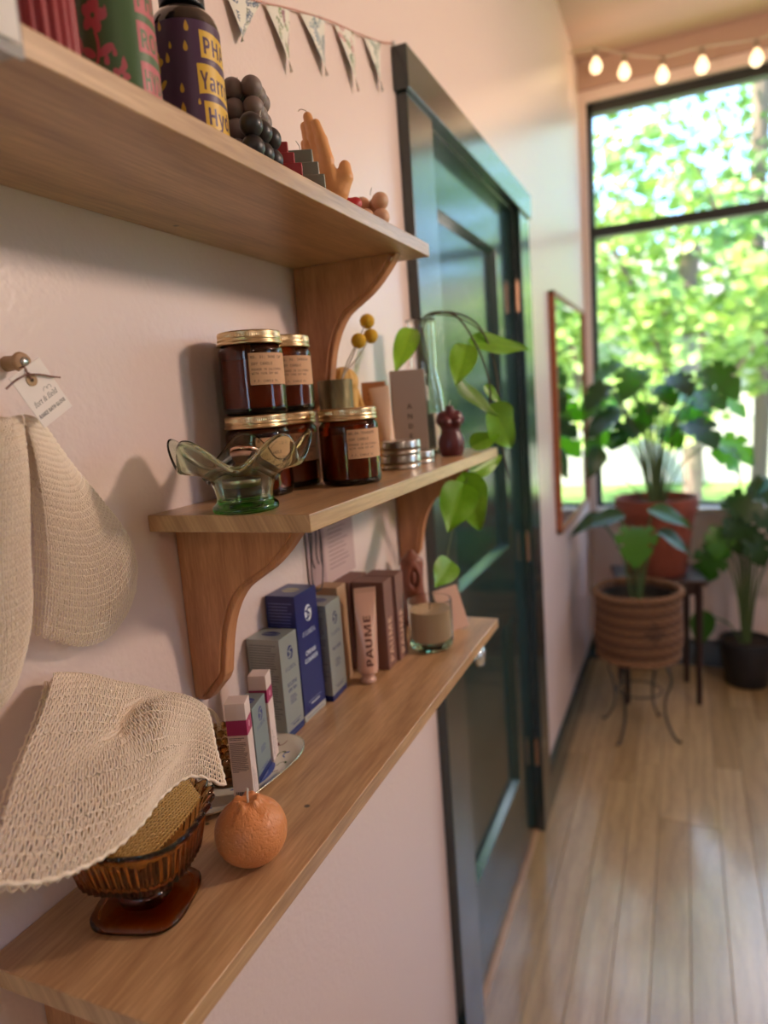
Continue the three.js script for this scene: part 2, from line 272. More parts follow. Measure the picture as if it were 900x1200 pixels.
// ---------------------------------------------------------------- shelves and brackets
const SH = { top: 1.7536, mid: 1.4597, low: 1.162 }, ST = 0.0166;
function shelf(y, z0, z1, depth, label, dv) {
  const g = thing('shelf', label, 'shelf', [0, y, 0]);
  const geo = grain(rbox(depth, ST, z0 - z1, 0.0012, depth / 2 + 0.0008, -ST / 2, (z0 + z1) / 2), 'z', dv * 0.37, dv);
  part('board', geo, M.shelf, g); return g;
}
const s1 = shelf(SH.top, -0.12, -0.912, 0.174, 'topmost oak shelf carrying the bottles and figure candles', 0.13);
const s2 = shelf(SH.mid, -0.521, -1.203, 0.1805, 'short oak shelf carrying the amber jars and the vine', 0.31);
const s3 = shelf(SH.low, -0.293, -1.154, 0.1785, 'lowest oak shelf carrying the skincare boxes and the orange candle', 0.02);
{
  const P = [[0.0015, 0], [0.150, 0], [0.1475, -0.005], [0.140, -0.0145], [0.126, -0.030], [0.110, -0.044], [0.092, -0.0555], [0.075, -0.067], [0.063, -0.082], [0.054, -0.100], [0.048, -0.120], [0.044, -0.140], [0.0405, -0.160], [0.036, -0.168], [0.016, -0.189], [0.011, -0.1905], [0.0015, -0.1905]];
  const sh = new THREE.Shape(); sh.moveTo(...P[0]); sh.lineTo(...P[1]); sh.lineTo(...P[2]); sh.splineThru(P.slice(3, 13).map((p) => new THREE.Vector2(...p))); for (const p of P.slice(13)) sh.lineTo(...p);
  const core = new THREE.ExtrudeGeometry(sh, { depth: 0.014, bevelEnabled: true, bevelSize: 0.0014, bevelOffset: -0.0014, bevelThickness: 0.0014, bevelSegments: 2, curveSegments: 24 }).translate(0, -0.0002, -0.007);
  // the routed front: a narrower slab behind and before the core steps the curved edge
  const small = P.map(([x, y], i) => i < 2 ? [x - (i ? 0.006 : 0), y] : [Math.max(0.0015, x - 0.0048), Math.min(-0.0005, y + (i > 12 ? 0.004 : 0.0026))]);
  const s2h = new THREE.Shape(); s2h.moveTo(...small[0]); s2h.lineTo(...small[1]); s2h.lineTo(...small[2]); s2h.splineThru(small.slice(3, 13).map((p) => new THREE.Vector2(...p))); for (const p of small.slice(13)) s2h.lineTo(...p);
  const face = new THREE.ExtrudeGeometry(s2h, { depth: 0.022, bevelEnabled: true, bevelSize: 0.001, bevelOffset: -0.001, bevelThickness: 0.001, bevelSegments: 2, curveSegments: 24 }).translate(0, -0.0002, -0.011);
  const geo = grain(merge([core, face]), 'y');
  const bracket = (y, z, label, dv, screw) => {
    const g = thing('shelf_bracket', label, 'bracket', [0, y - ST, z], 0, 'pine shelf brackets');
    part('body', dv ? grain(geo.clone(), 'y', dv, dv * 0.7) : geo, M.pine, g);
    if (screw) part('screw', [cyl(0.0035, 0.0035, 0.003, 0, 0, 0, 16).rotateX(Math.PI / 2).translate(0.142, -0.0065, 0.0125), cyl(0.0015, 0.0015, 0.0012, 0, 0, 0, 8).rotateX(Math.PI / 2).translate(0.142, -0.0065, 0.0145)], M.copper, g);
  };
  bracket(SH.mid, -0.569, 'scrolled pine bracket under the shelf end with the green bowl', 0, 0);
  bracket(SH.top, -0.862, 'scrolled pine bracket under the topmost shelf, behind the amber jars', 0.33, 1);
  bracket(SH.mid, -1.165, 'scrolled pine bracket beside the door, behind the hanging leaves', 0.61, 0);
  bracket(SH.low, -0.345, 'pine bracket under the lowest shelf, below the amber glass dish', 0.83, 1);
}

// ---------------------------------------------------------------- amber candle jars
function gear(r, h, n, depth) { // knurled ring
  const pts = []; for (let i = 0; i < n * 2; i++) { const a = i / (n * 2) * TAU, q = r - (i % 2 ? depth : 0); pts.push(new THREE.Vector2(Math.cos(a) * q, Math.sin(a) * q)); }
  return new THREE.ExtrudeGeometry(new THREE.Shape(pts), { depth: h, bevelEnabled: false }).rotateX(-Math.PI / 2);
}
const JR = 0.0352, JH = 0.0885; // jar radius and height with lid
const jarGlass = lathe([[0, 0.0002], [JR - 0.006, 0.0002], [JR - 0.002, 0.0012], [JR - 0.0004, 0.004], [JR, 0.008], [JR, 0.066], [JR - 0.0006, 0.0695], [JR - 0.003, 0.0725], [JR - 0.004, 0.074], [JR - 0.004, 0.0835], [JR - 0.0066, 0.0835], [JR - 0.0066, 0.073], [JR - 0.0032, 0.068], [JR - 0.003, 0.009], [JR - 0.006, 0.005], [0, 0.0048]], 72);
const jarWax = lathe([[0, 0.0052], [JR - 0.0065, 0.0054], [JR - 0.0034, 0.0095], [JR - 0.0034, 0.058], [JR - 0.006, 0.0575], [0, 0.0565]], 64);
const jarLid = [gear(JR - 0.0012, 0.0042, 90, 0.0006).translate(0, JH - 0.0062, 0), lathe([[0, JH], [JR - 0.004, JH], [JR - 0.0018, JH - 0.0006], [JR - 0.0012, JH - 0.002], [JR - 0.0018, JH - 0.0066], [JR - 0.0008, JH - 0.0075], [JR - 0.0008, JH - 0.0092], [JR - 0.002, JH - 0.0102], [JR - 0.0005, JH - 0.0112], [JR - 0.0002, JH - 0.0132], [JR - 0.0012, JH - 0.0142], [JR - 0.003, JH - 0.0142], [JR - 0.003, JH - 0.002], [0, JH - 0.002]], 96)];
const jarLabelGeo = (() => { const w = 1.4; return surface(28, 1, (u, v) => { const a = (u - 0.5) * w; return [Math.sin(a) * (JR + 0.0002), 0.031 + v * 0.033, Math.cos(a) * (JR + 0.0002)]; }); })();
const labelBack = std(lin(0.50, 0.36, 0.24), 0.75);
function jarLabel(line1) {
  return std(0xffffff, 0.75, { map: print(512, 300, (g, w, h) => {
    g.fillStyle = '#c59a76'; g.fillRect(0, 0, w, h); const r = rng(5); for (let i = 0; i < 900; i++) { g.fillStyle = r() < 0.5 ? 'rgba(90,60,40,0.10)' : 'rgba(255,225,190,0.12)'; g.fillRect(r() * w, r() * h, 2 + r() * 7, 1.5); }
    g.fillStyle = '#3c2a20'; g.textBaseline = 'middle'; g.letterSpacing = '3px';
    g.font = 'bold 37px monospace'; g.fillText(line1, 18, 40, w - 30); g.font = 'bold 37px monospace'; g.fillText('SOY CANDLE', 22, 102);
    g.font = 'bold 27px monospace'; g.fillText('POURED IN CALIFORNIA', 22, 156, w - 40); g.fillText('WITH 100% SOY WAX', 22, 194, w - 60); g.font = 'bold 29px monospace'; g.fillText('P.F. CANDLE CO.', 40, 266, w - 90);
  }) });
}
const lb1 = jarLabel('NO. 31: DUNE CUP'), lb2 = jarLabel('NO. 32: SANDALW'), lb3 = jarLabel('NO.04-TEAKWOOD');
function jar(x, y, z, mat, label, dTurn = 0.62) {
  const az = Math.atan2(0.48 - x, 0 - z); // the label was turned to face the aisle
  const g = thing('candle_jar', label, 'candle', [x, y, z], az + dTurn, 'amber glass jar candles with brass lids');
  part('jar', jarGlass, M.amber, g, 'amber glass jar'); part('wax', jarWax, M.wax, g); part('lid', jarLid, M.brass, g, 'knurled brass screw lid'); part('paper_label', jarLabelGeo, mat, g, 'kraft paper label printed in typewriter letters');
}
jar(0.050, SH.mid, -0.652, lb1, 'amber candle jar at the foot of a stack, right behind the green bowl');
jar(0.049, SH.mid + JH, -0.656, lb1, 'amber candle jar topping the stack behind the green bowl');
jar(0.044, SH.mid, -0.727, lb2, 'amber candle jar at the foot of the stack beside the grey cup');
jar(0.043, SH.mid + JH, -0.730, lb2, 'amber candle jar topping the stack nearer the shelf bracket');
jar(0.120, SH.mid, -0.738, lb3, 'amber candle jar standing alone at the shelf edge');

// ---------------------------------------------------------------- ruffled green glass bowl and what lies in it
const bowlAt = [0.100, SH.mid, -0.545];
{
  const g = thing('glass_bowl', 'green ruffled glass bowl with a flared wavy rim', 'bowl', bowlAt);
  const wall = (off) => (u, t) => {
    const a = u * TAU, k = ss(0.35, 1, t) ** 1.15, wv = Math.cos(5 * (a - 0.42)), r = 0.0262 + 0.005 * ss(0, 0.45, t) + 0.034 * ss(0.3, 1, t), y = 0.0112 + 0.046 * t ** 0.85;
    const rr = r + off * (1 - 0.2 * k) + k * 0.0055 * wv, yy = y + k * 0.0128 * wv - off * 0.75 * k;
    return [Math.cos(a) * rr, yy, Math.sin(a) * rr];
  };
  const nu = 144, nv = 36, inner = wall(-0.0024), outer = wall(0);
  // one closed shell: foot, outer wall up, rounded lip, inner wall down, inner floor
  const geo = surface(nu, 2 * nv + 22, (u, v) => {
    const k = Math.round(v * (2 * nv + 22)), a = u * TAU, foot = [[0, 0.0015], [0.018, 0.0015], [0.023, 0.0003], [0.028, 0.0003], [0.0308, 0.0015], [0.0315, 0.004], [0.0306, 0.0066], [0.0284, 0.0085], [0.0268, 0.0100]];
    if (k < foot.length) return [Math.cos(a) * foot[k][0], foot[k][1], Math.sin(a) * foot[k][0]];
    let i = k - foot.length; if (i <= nv) return outer(u, i / nv);
    i -= nv + 1; if (i < 3) { const o = outer(u, 1), n = inner(u, 1), s = (i + 1) / 4, b = Math.sin(s * Math.PI) * 0.0012; return [0, 1, 2].map((j) => mix(o[j], n[j], s) + (j === 1 ? b : (o[j] - n[j]) * 0.2 * Math.sin(s * Math.PI))); }
    i -= 3; if (i <= nv) return inner(u, 1 - i / nv);
    i -= nv + 1; const r0 = 0.0225, s = Math.min(1, (i + 1) / 8); return [Math.cos(a) * r0 * (1 - s), 0.0142 - 0.0016 * ss(0, 0.5, s), Math.sin(a) * r0 * (1 - s)];
  }, true);
  part('bowl', geo, M.green, g, 'green glass with a bright rim');
  const [bx, by, bz] = bowlAt;
  const pot = (n, lab, r, h, pos, rot, capM, bodyM) => {
    const o = thing(n, lab, 'cosmetic jar', [bx + pos[0], by + pos[1], bz + pos[2]]); o.rotation.set(...rot);
    part('body', lathe([[0, 0], [r - 0.001, 0], [r, 0.001], [r, h * 0.55], [0, h * 0.55]], 40), bodyM, o); part('lid', lathe([[0, h * 0.55], [r * 1.02, h * 0.55], [r * 1.02, h - 0.001], [r, h], [0, h]], 40), capM, o);
  };
  pot('balm_pot', 'small black balm pot with a silver lid standing inside the green bowl', 0.0178, 0.0165, [-0.002, 0.0146, 0.0], [0, 0, 0], M.steel, M.black);
  pot('balm_pot', 'black balm pot with a grey lid tilted towards the wall inside the green bowl', 0.0165, 0.010, [-0.016, 0.036, 0.010], [0.3, 0, 0.5], std(lin(0.12, 0.12, 0.11), 0.5), M.black);
  pot('balm_pot', 'dark balm pot with a black lid leaning at the front of the green bowl', 0.0165, 0.012, [0.014, 0.036, -0.010], [-0.45, 0, -0.5], M.black, std(lin(0.05, 0.045, 0.04), 0.5));
  pot('balm_pot', 'rose gold lidded balm pot lying on top inside the green bowl', 0.014, 0.010, [-0.004, 0.047, -0.012], [-0.35, 0, 0.1], std(lin(0.75, 0.45, 0.33), 0.25, { metalness: 1 }), std(lin(0.5, 0.3, 0.22), 0.4));
}

// ---------------------------------------------------------------- rest of the short shelf
{ // grey cup with yellow ball flowers
  const g = thing('metal_cup', 'aged brass cup holding three yellow ball flowers', 'cup', [0.060, SH.mid, -0.831]);
  const cupTex = dataTex(256, 128, (u, v) => { const n = 0.6 * vn(u * 20, v * 14, 20, 14, 40) + 0.4 * vn(u * 70, v * 50, 70, 50, 41), c = mix(0.30, 0.58, n); return [c, c * 0.88, c * 0.62]; });
  part('body', lathe([[0, 0.0005], [0.0195, 0.0005], [0.0205, 0.002], [0.0222, 0.06], [0.0232, 0.125], [0.0220, 0.1255], [0.0208, 0.06], [0.0190, 0.004], [0, 0.004]], 40), std(0xffffff, 0.45, { map: cupTex, metalness: 0.75 }), g);
  const heads = [[0.010, 0.2075, -0.098], [0.012, 0.1870, -0.102], [0.010, 0.1785, -0.064]];
  heads.forEach(([x, y, z], i) => {
    const f = thing('ball_flower', ['yellow ball flower on the tallest stem in the brass cup', 'yellow ball flower between the other two in the brass cup', 'yellow ball flower lowest on its stem in the brass cup'][i], 'flower', [0.060, SH.mid, -0.831], 0, 'dried yellow ball flowers');
    part('stem', tube([[0.004 - i * 0.004, 0.006, 0.010], [0.002, 0.12, -0.013], [x * 0.6, y * 0.86, z * 0.7], [x, y, z]], 0.0009, 20, 5), std(lin(0.32, 0.26, 0.2), 0.8), f);
    const s = new THREE.IcosahedronGeometry(0.0102, 5), p = s.attributes.position;
    for (let k = 0; k < p.count; k++) { const q = V(p.getX(k), p.getY(k), p.getZ(k)), w = 1 + 0.05 * vn(Math.atan2(q.z, q.x) * 9 + 40, Math.asin(clamp(q.y / 0.0102, -1, 1)) * 12 + 40, 128, 128, 50 + i); q.multiplyScalar(w); p.setXYZ(k, q.x, q.y, q.z); }
    s.computeVertexNormals();
    part('flower_head', s.translate(x, y, z), std(lin(0.55, 0.33, 0.02), 0.9), f);
  });
}
{ // ridged honey coloured candle behind the cup
  const g = thing('beeswax_candle', 'honey yellow ridged wax candle standing behind the brass cup', 'candle', [0.030, SH.mid, -0.905]);
  const wax = std(lin(0.62, 0.37, 0.10), 0.6);
  part('cone', surface(96, 60, (u, v) => { const a = u * TAU, r = 0.026 * (1 - v ** 1.6) * (1 + 0.055 * Math.abs(Math.sin(a * 9 + v * 4))) * (1 + 0.018 * Math.sin(v * 70)) + 0.004 * (1 - v); return [Math.cos(a) * r * 0.9, v * 0.138, Math.sin(a) * r]; }, true).translate(0, 0.0005, -0.046), wax, g);
  part('ball', surface(64, 40, (u, v) => { const a = u * TAU, b = (v - 0.5) * Math.PI, r = 0.0215 * (1 + 0.03 * Math.sin(a * 14 + b * 3) + 0.02 * Math.sin(b * 30)); return [Math.cos(a) * Math.cos(b) * r, Math.sin(b) * r, Math.sin(a) * Math.cos(b) * r]; }, true).translate(0.006, 0.124, 0.0), wax, g);
  part('trunk', surface(48, 20, (u, v) => { const a = u * TAU, r = 0.019 * (1 + 0.05 * Math.sin(a * 10)); return [Math.cos(a) * r, v * 0.115, Math.sin(a) * r]; }, true).translate(0.006, 0.0005, 0.0), wax, g);
}
{ // three metal tins
  const t = (x, y, z, r, h, lab, ty = 0) => {
    const g = thing('metal_tin', lab, 'tin', [x, y, z], ty, 'brushed metal balm tins');
    part('base', lathe([[0, 0.0003], [r - 0.001, 0.0003], [r, 0.0012], [r, h * 0.55], [0, h * 0.55]], 48), std(lin(0.52, 0.49, 0.44), 0.32, { metalness: 1 }), g);
    part('lid', lathe([[0, h * 0.5], [r + 0.0006, h * 0.5], [r + 0.001, h * 0.53], [r + 0.0006, h * 0.58], [r + 0.0006, h - 0.0015], [r - 0.0006, h - 0.0002], [r - 0.003, h - 0.0006], [0, h - 0.0006]], 48), M.steel, g);
  };
  t(0.121, SH.mid, -0.893, 0.0272, 0.0196, 'brushed metal tin at the bottom of the stacked pair');
  t(0.123, SH.mid + 0.0196, -0.890, 0.0272, 0.0196, 'brushed metal tin lying on top of another tin');
  t(0.124, SH.mid, -0.957, 0.0225, 0.019, 'single low metal tin behind the stacked pair, by the grey carton');
}
function carton(name, label, cat, w, h, d, pos, turn, faces, group, base = 0xffffff, rough = 0.5, more = {}) {
  // faces: {px, nx, py, ny, pz, nz}: material per side, others plain
  const g = thing(name, label, cat, pos, turn, group), plain = std(base, rough, more);
  part('carton', new RoundedBoxGeometry(w, h, d, 1, 0.0006).translate(0, h / 2 + 0.0003, 0), ['px', 'nx', 'py', 'ny', 'pz', 'nz'].map((k) => faces[k] || plain), g);
  return g;
}
const pm = (tex, rough = 0.5, more = {}) => std(0xffffff, rough, { map: tex, ...more });
{ // grey carton, tan carton with its tube picture, tube
  const side = print(128, 400, (g, w, h) => { g.fillStyle = '#a08f84'; g.fillRect(0, 0, w, h); g.fillStyle = '#4f433e'; g.font = 'bold 30px sans-serif'; g.textAlign = 'center'; 'ANDER'.split('').forEach((c, i) => g.fillText(c, w / 2, 170 + i * 44)); g.font = '14px sans-serif'; });
  const front = print(160, 400, (g, w, h) => { g.fillStyle = '#ab9c92'; g.fillRect(0, 0, w, h); g.fillStyle = '#6d6059'; for (let i = 0; i < 3; i++) g.fillRect(60, 165 + i * 8, 40, 3); g.fillStyle = '#544843'; g.font = 'bold 26px sans-serif'; g.textAlign = 'center'; 'HAIR'.split('').forEach((c, i) => g.fillText(c, w / 2 - 6, 215 + i * 24)); g.fillStyle = '#6d6059'; for (let i = 0; i < 4; i++) g.fillRect(50, 320 + i * 10, 60, 3); });
  carton('carton', 'tall grey carton with dark vertical lettering beside the maroon torso candle', 'box', 0.052, 0.138, 0.052, [0.086, SH.mid, -1.028], 0.42, { pz: pm(side), px: pm(front) }, null, lin(0.36, 0.31, 0.27), 0.6);
  const tan = print(128, 300, (g, w, h) => { g.fillStyle = '#b07a50'; g.fillRect(0, 0, w, h); g.fillStyle = '#8e5d3a'; g.fillRect(30, 40, 70, 8); g.fillRect(30, 60, 50, 6); g.fillRect(30, 190, 70, 6); });
  carton('carton', 'tan carton behind the cream tube on the short shelf', 'box', 0.036, 0.124, 0.022, [0.046, SH.mid, -0.990], 0.30, { pz: pm(tan), px: pm(tan) }, null, lin(0.42, 0.22, 0.11), 0.6);
  const t = thing('cosmetic_tube', 'cream tube with a navy cap ring leaning on the tan carton', 'tube', [0.083, SH.mid, -0.948], 0.45); t.rotation.set(-0.10, 0.45, 0.13);
  part('body', surface(40, 20, (u, v) => { const a = u * TAU, y = 0.028 + v * 0.088; return [Math.cos(a) * mix(0.0115, 0.0150, v), y, Math.sin(a) * mix(0.0115, 0.0012, v ** 0.8)]; }, true), std(lin(0.66, 0.45, 0.31), 0.45), t);
  part('band', cyl(0.0117, 0.0115, 0.008, 0, 0.024, 0), std(lin(0.03, 0.04, 0.11), 0.4), t, 'navy band');
  part('cap', lathe([[0, 0.003], [0.0105, 0.003], [0.0112, 0.005], [0.0114, 0.020], [0, 0.020]], 32), std(lin(0.62, 0.42, 0.3), 0.4), t);
}
{ // maroon torso candle
  const g = thing('torso_candle', 'maroon wax candle shaped like a bare human torso', 'candle', [0.142, SH.mid, -1.062], 0.5);
  const d = (x, y, z) => {
    let q = ell(x, y, z, [0, 0.010, 0], [0.0190, 0.018, 0.0150]);
    q = smin(q, ell(x, y, z, [0, 0.022, -0.002], [0.0185, 0.014, 0.0150]), 0.01);
    q = smin(q, ell(x, y, z, [0, 0.040, 0], [0.0142, 0.022, 0.0112]), 0.012);
    q = smin(q, ell(x, y, z, [0, 0.058, -0.001], [0.0180, 0.013, 0.0105]), 0.01);
    for (const s of [-1, 1]) { q = smin(q, ell(x, y, z, [s * 0.0082, 0.0535, 0.0090], [0.0072, 0.0075, 0.0075]), 0.004); q = smin(q, cap(x, y, z, [s * 0.013, 0.063, -0.001], [s * 0.0165, 0.057, -0.001], 0.0060, 0.0050), 0.008); }
    q = smin(q, cap(x, y, z, [0, 0.066, -0.001], [0, 0.077, 0], 0.0062, 0.0060), 0.006);
    return Math.max(q, 0.0003 - y, y - 0.0795);
  };
  part('wax', field(56, -0.01, 0.09, (x, y, z) => d(x - 0.04, y, z - 0.04)).translate(-0.04, 0, -0.04), std(lin(0.085, 0.012, 0.016), 0.35), g);
  part('wick', tube([[0, 0.078, 0], [0.0005, 0.083, 0], [0.002, 0.087, 0.001]], 0.0006, 8, 5), M.wick, g);
}
// ---------------------------------------------------------------- leaves
function leafGeo(L, W, curl, fold, twist = 0) { // heart-shaped leaf, stalk end at the origin, blade along +z, face +y
  return surface(10, 18, (u, v) => {
    const t = u * 2 - 1, s = v, w = W / 2 * Math.pow(Math.sin(Math.PI * Math.pow(s, 0.62)), 0.85) * (1 - 0.12 * s), back = 0.12 * L * (1 - s) * Math.abs(t) ** 1.6;
    const x = t * w, z = s * L - back * (1 - s), y = fold * Math.abs(x) - curl * L * s * s + 0.03 * L * Math.sin(s * 9) * t * t, a = twist * s;
    return [x * Math.cos(a) - y * Math.sin(a), x * Math.sin(a) + y * Math.cos(a), z];
  });
}
const leafTex = dataTex(256, 256, (u, v) => { const t = Math.abs(u - 0.5) * 2, rib = Math.exp(-((t / 0.03) ** 2)), side = Math.max(0, Math.sin((v * 9 - t * 2.2) * TAU)) ** 8 * 0.4, n = vn(u * 12, v * 12, 12, 12, 60), k = clamp(0.25 * n + 0.5 * rib + 0.35 * side); return [mix(0.50, 0.72, k), mix(0.68, 0.82, k), mix(0.16, 0.36, k)]; });
const leafMat = (r, g, b, t = 0.35) => new THREE.MeshPhysicalMaterial({ color: lin(r, g, b), map: leafTex, roughness: 0.42, transmission: t, thickness: 0, side: THREE.DoubleSide });
function aim(mesh, base, tip, up) { // lay a leaf from base to tip with its face towards up
  const z = V(...tip).sub(V(...base)).normalize(), y0 = V(...up), x = y0.clone().cross(z).normalize(), y = z.clone().cross(x);
  mesh.quaternion.setFromRotationMatrix(new THREE.Matrix4().makeBasis(x, y, z)); mesh.position.set(...base); return mesh;
}
{ // propagation flask with a trailing vine
  const f = thing('glass_flask', 'clear glass flask with a straight neck holding a trailing vine', 'vase', [0.075, SH.mid, -1.140]);
  const o = [[0, 0.0004], [0.030, 0.0004], [0.0355, 0.002], [0.037, 0.007], [0.0365, 0.022], [0.0350, 0.06], [0.0300, 0.105], [0.0255, 0.128], [0.0236, 0.145], [0.0232, 0.214], [0.0240, 0.221], [0.0262, 0.2240]], q = [[0.0250, 0.2255], [0.0224, 0.2215], [0.0216, 0.214], [0.0218, 0.145], [0.0237, 0.127], [0.0282, 0.104], [0.0332, 0.059], [0.0346, 0.022], [0.0350, 0.008], [0.0320, 0.0034], [0, 0.0030]];
  part('flask', lathe([...o, ...q], 56), M.clear, f);
  part('water', lathe([[0, 0.0034], [0.0318, 0.0037], [0.0346, 0.0082], [0.0342, 0.022], [0.0328, 0.0585], [0.0318, 0.068], [0, 0.068]], 48), new THREE.MeshPhysicalMaterial({ color: 0xffffff, roughness: 0, transmission: 1, thickness: 0.03, ior: 1.33, attenuationColor: lin(0.8, 0.9, 0.75), attenuationDistance: 0.1 }), f);
  const p = thing('vine', 'trailing vine with heart-shaped lime leaves growing out of the glass flask', 'plant', [0, 0, 0]);
  const vm = std(lin(0.10, 0.13, 0.05), 0.7), brown = std(lin(0.06, 0.05, 0.03), 0.7);
  const n = [0.075, 1.46, -1.140];
  const add = (pts, r, m = vm) => part('stem', tube(pts, r, 40, 6), m, p);
  add([[n[0], 1.50, n[2]], [n[0] + 0.005, 1.60, n[2]], [n[0], 1.676, n[2] + 0.004], [0.100, 1.690, -1.115], [0.150, 1.680, -1.095], [0.176, 1.640, -1.100], [0.190, 1.590, -1.12], [0.190, 1.545, -1.135], [0.178, 1.500, -1.15]], 0.0018, brown);
  add([[n[0] + 0.004, 1.52, n[2] + 0.006], [n[0] + 0.008, 1.62, n[2]], [n[0] + 0.004, 1.678, n[2] - 0.004], [0.108, 1.694, -1.145], [0.160, 1.676, -1.165], [0.182, 1.63, -1.18], [0.19, 1.57, -1.19], [0.185, 1.50, -1.20], [0.19, 1.44, -1.215], [0.195, 1.40, -1.222]], 0.0017, brown);
  add([[0.100, 1.690, -1.115], [0.140, 1.682, -1.13], [0.165, 1.665, -1.16], [0.175, 1.640, -1.21]], 0.0012);
  add([[0.150, 1.425, -1.125], [0.126, 1.36, -1.118], [0.118, 1.305, -1.09], [0.126, 1.288, -1.05], [0.140, 1.293, -1.022]], 0.0011);
  // leaves: stalk base, tip, width, face direction, curl
  const C = [0.48, 1.55, 0];
  const L = [
    [[0.160, 1.640, -1.165], [0.245, 1.627, -1.215], 0.044, [0.15, 0.55, 0.8], 0.1, 0],
    [[0.163, 1.628, -1.100], [0.160, 1.570, -1.045], 0.046, [0.35, 0.15, 0.95], 0.05, 1],
    [[0.160, 1.575, -1.075], [0.198, 1.510, -1.105], 0.036, [-0.5, 0.7, 0.3], 0.25, 2],
    [[0.196, 1.527, -1.120], [0.208, 1.452, -1.225], 0.064, [0.4, 0.2, 0.9], 0.08, 0],
    [[0.080, 1.660, -1.075], [0.078, 1.600, -1.005], 0.040, [0.3, 0.1, 0.95], 0.10, 1],
    [[0.158, 1.470, -1.130], [0.200, 1.487, -1.150], 0.040, [0.2, 0.6, 0.7], 0.1, 1],
    [[0.150, 1.422, -1.150], [0.190, 1.446, -1.215], 0.036, [0.5, 0.3, 0.8], 0.1, 1],
    [[0.141, 1.402, -1.108], [0.140, 1.343, -1.024], 0.066, [0.35, 0.15, 0.95], 0.04, 0],
    [[0.143, 1.416, -1.122], [0.150, 1.313, -1.175], 0.066, [0.45, 0.1, 0.9], 0.04, 1],
    [[0.140, 1.293, -1.022], [0.138, 1.273, -0.955], 0.044, [0.4, 0.2, 0.9], 0.05, 0],
    [[0.176, 1.565, -1.165], [0.196, 1.535, -1.185], 0.020, [0.7, 0.1, 0.7], 0.05, 1],
  ];
  const mats = [leafMat(0.62, 0.86, 0.30), leafMat(0.78, 0.95, 0.36), leafMat(0.30, 0.42, 0.16, 0.15)];
  for (const [b, t, w, up, curl, k] of L) { const len = Math.hypot(t[0] - b[0], t[1] - b[1], t[2] - b[2]); aim(part('leaf', leafGeo(len, w, curl, 0.18), mats[k], p), b, t, up); }
}

// ---------------------------------------------------------------- topmost shelf
function bottle(x, z, turn, label, bodyTex, capLabel) {
  const g = thing('spray_bottle', label, 'bottle', [x, SH.top, z], turn, 'dark bottles with illustrated wrap labels');
  const R = 0.0262;
  part('glass', lathe([[0, 0.0003], [R - 0.002, 0.0003], [R, 0.003], [R, 0.088], [R - 0.0015, 0.0945], [R - 0.006, 0.100], [0.014, 0.1035], [0.012, 0.105], [0.012, 0.118], [0, 0.118]], 56), new THREE.MeshPhysicalMaterial({ color: lin(0.016, 0.010, 0.009), roughness: 0.12, clearcoat: 1, clearcoatRoughness: 0.05 }), g, 'near black glass');
  part('wrap_label', surface(64, 1, (u, v) => { const a = (u - 0.5) * 5.4; return [Math.sin(a) * (R + 0.0002), 0.004 + v * 0.083, Math.cos(a) * (R + 0.0002)]; }), std(0xffffff, 0.42, { map: bodyTex }), g);
  part('collar', lathe([[0, 0.104], [0.0168, 0.104], [0.0172, 0.106], [0.0172, 0.122], [0.0160, 0.124], [0, 0.124]], 40), M.black, g);
  part('cap', lathe([[0, 0.123], [0.0150, 0.123], [0.0155, 0.125], [0.0150, 0.160], [0.0140, 0.163], [0, 0.1635]], 40), M.black, g);
}
function drops(g, w, h, r, col, n) { g.fillStyle = col; for (let i = 0; i < n; i++) { const x = r() * w, y = r() * h, s = 9 + r() * 13; g.beginPath(); g.moveTo(x, y - s * 1.9); g.quadraticCurveTo(x + s, y - s * 0.2, x + s * 0.7, y + s * 0.5); g.arc(x, y + s * 0.35, s * 0.72, 0.2, Math.PI - 0.2); g.quadraticCurveTo(x - s, y - s * 0.2, x, y - s * 1.9); g.fill(); } }
function flowerMark(g, x, y, s, col, dark) { g.fillStyle = col; for (let k = 0; k < 5; k++) { const a = k / 5 * TAU; g.beginPath(); g.ellipse(x + Math.cos(a) * s * 0.6, y + Math.sin(a) * s * 0.6, s * 0.55, s * 0.4, a, 0, TAU); g.fill(); } g.fillStyle = dark; g.beginPath(); g.arc(x, y, s * 0.18, 0, TAU); g.fill(); g.strokeStyle = col; g.lineWidth = s * 0.25; g.beginPath(); g.moveTo(x, y + s); g.quadraticCurveTo(x + s * 0.4, y + s * 2, x - s * 0.1, y + s * 3); g.stroke(); g.fillStyle = col; for (const q of [-1, 1]) { g.beginPath(); g.ellipse(x + q * s * 0.75, y + s * 2.2, s * 0.7, s * 0.3, q * -0.5, 0, TAU); g.fill(); } }
function wordBlock(g, x, y, w, h, word, fg, bg, skew, wave) {
  g.save(); g.translate(x, y); g.transform(1, skew, 0, 1, 0, 0); g.fillStyle = fg; g.beginPath(); g.moveTo(0, 0); g.quadraticCurveTo(w * 0.3, -wave, w * 0.5, wave * 0.4); g.quadraticCurveTo(w * 0.75, wave, w, -wave * 0.5); g.lineTo(w, h); g.quadraticCurveTo(w * 0.7, h + wave, w * 0.45, h - wave * 0.3); g.quadraticCurveTo(w * 0.2, h - wave, 0, h + wave * 0.2); g.fill();
  g.fillStyle = bg; g.font = 'bold ' + Math.round(h * 0.86) + 'px sans-serif'; g.textBaseline = 'middle'; g.fillText(word, w * 0.04, h * 0.53, w * 0.94); g.restore();
}
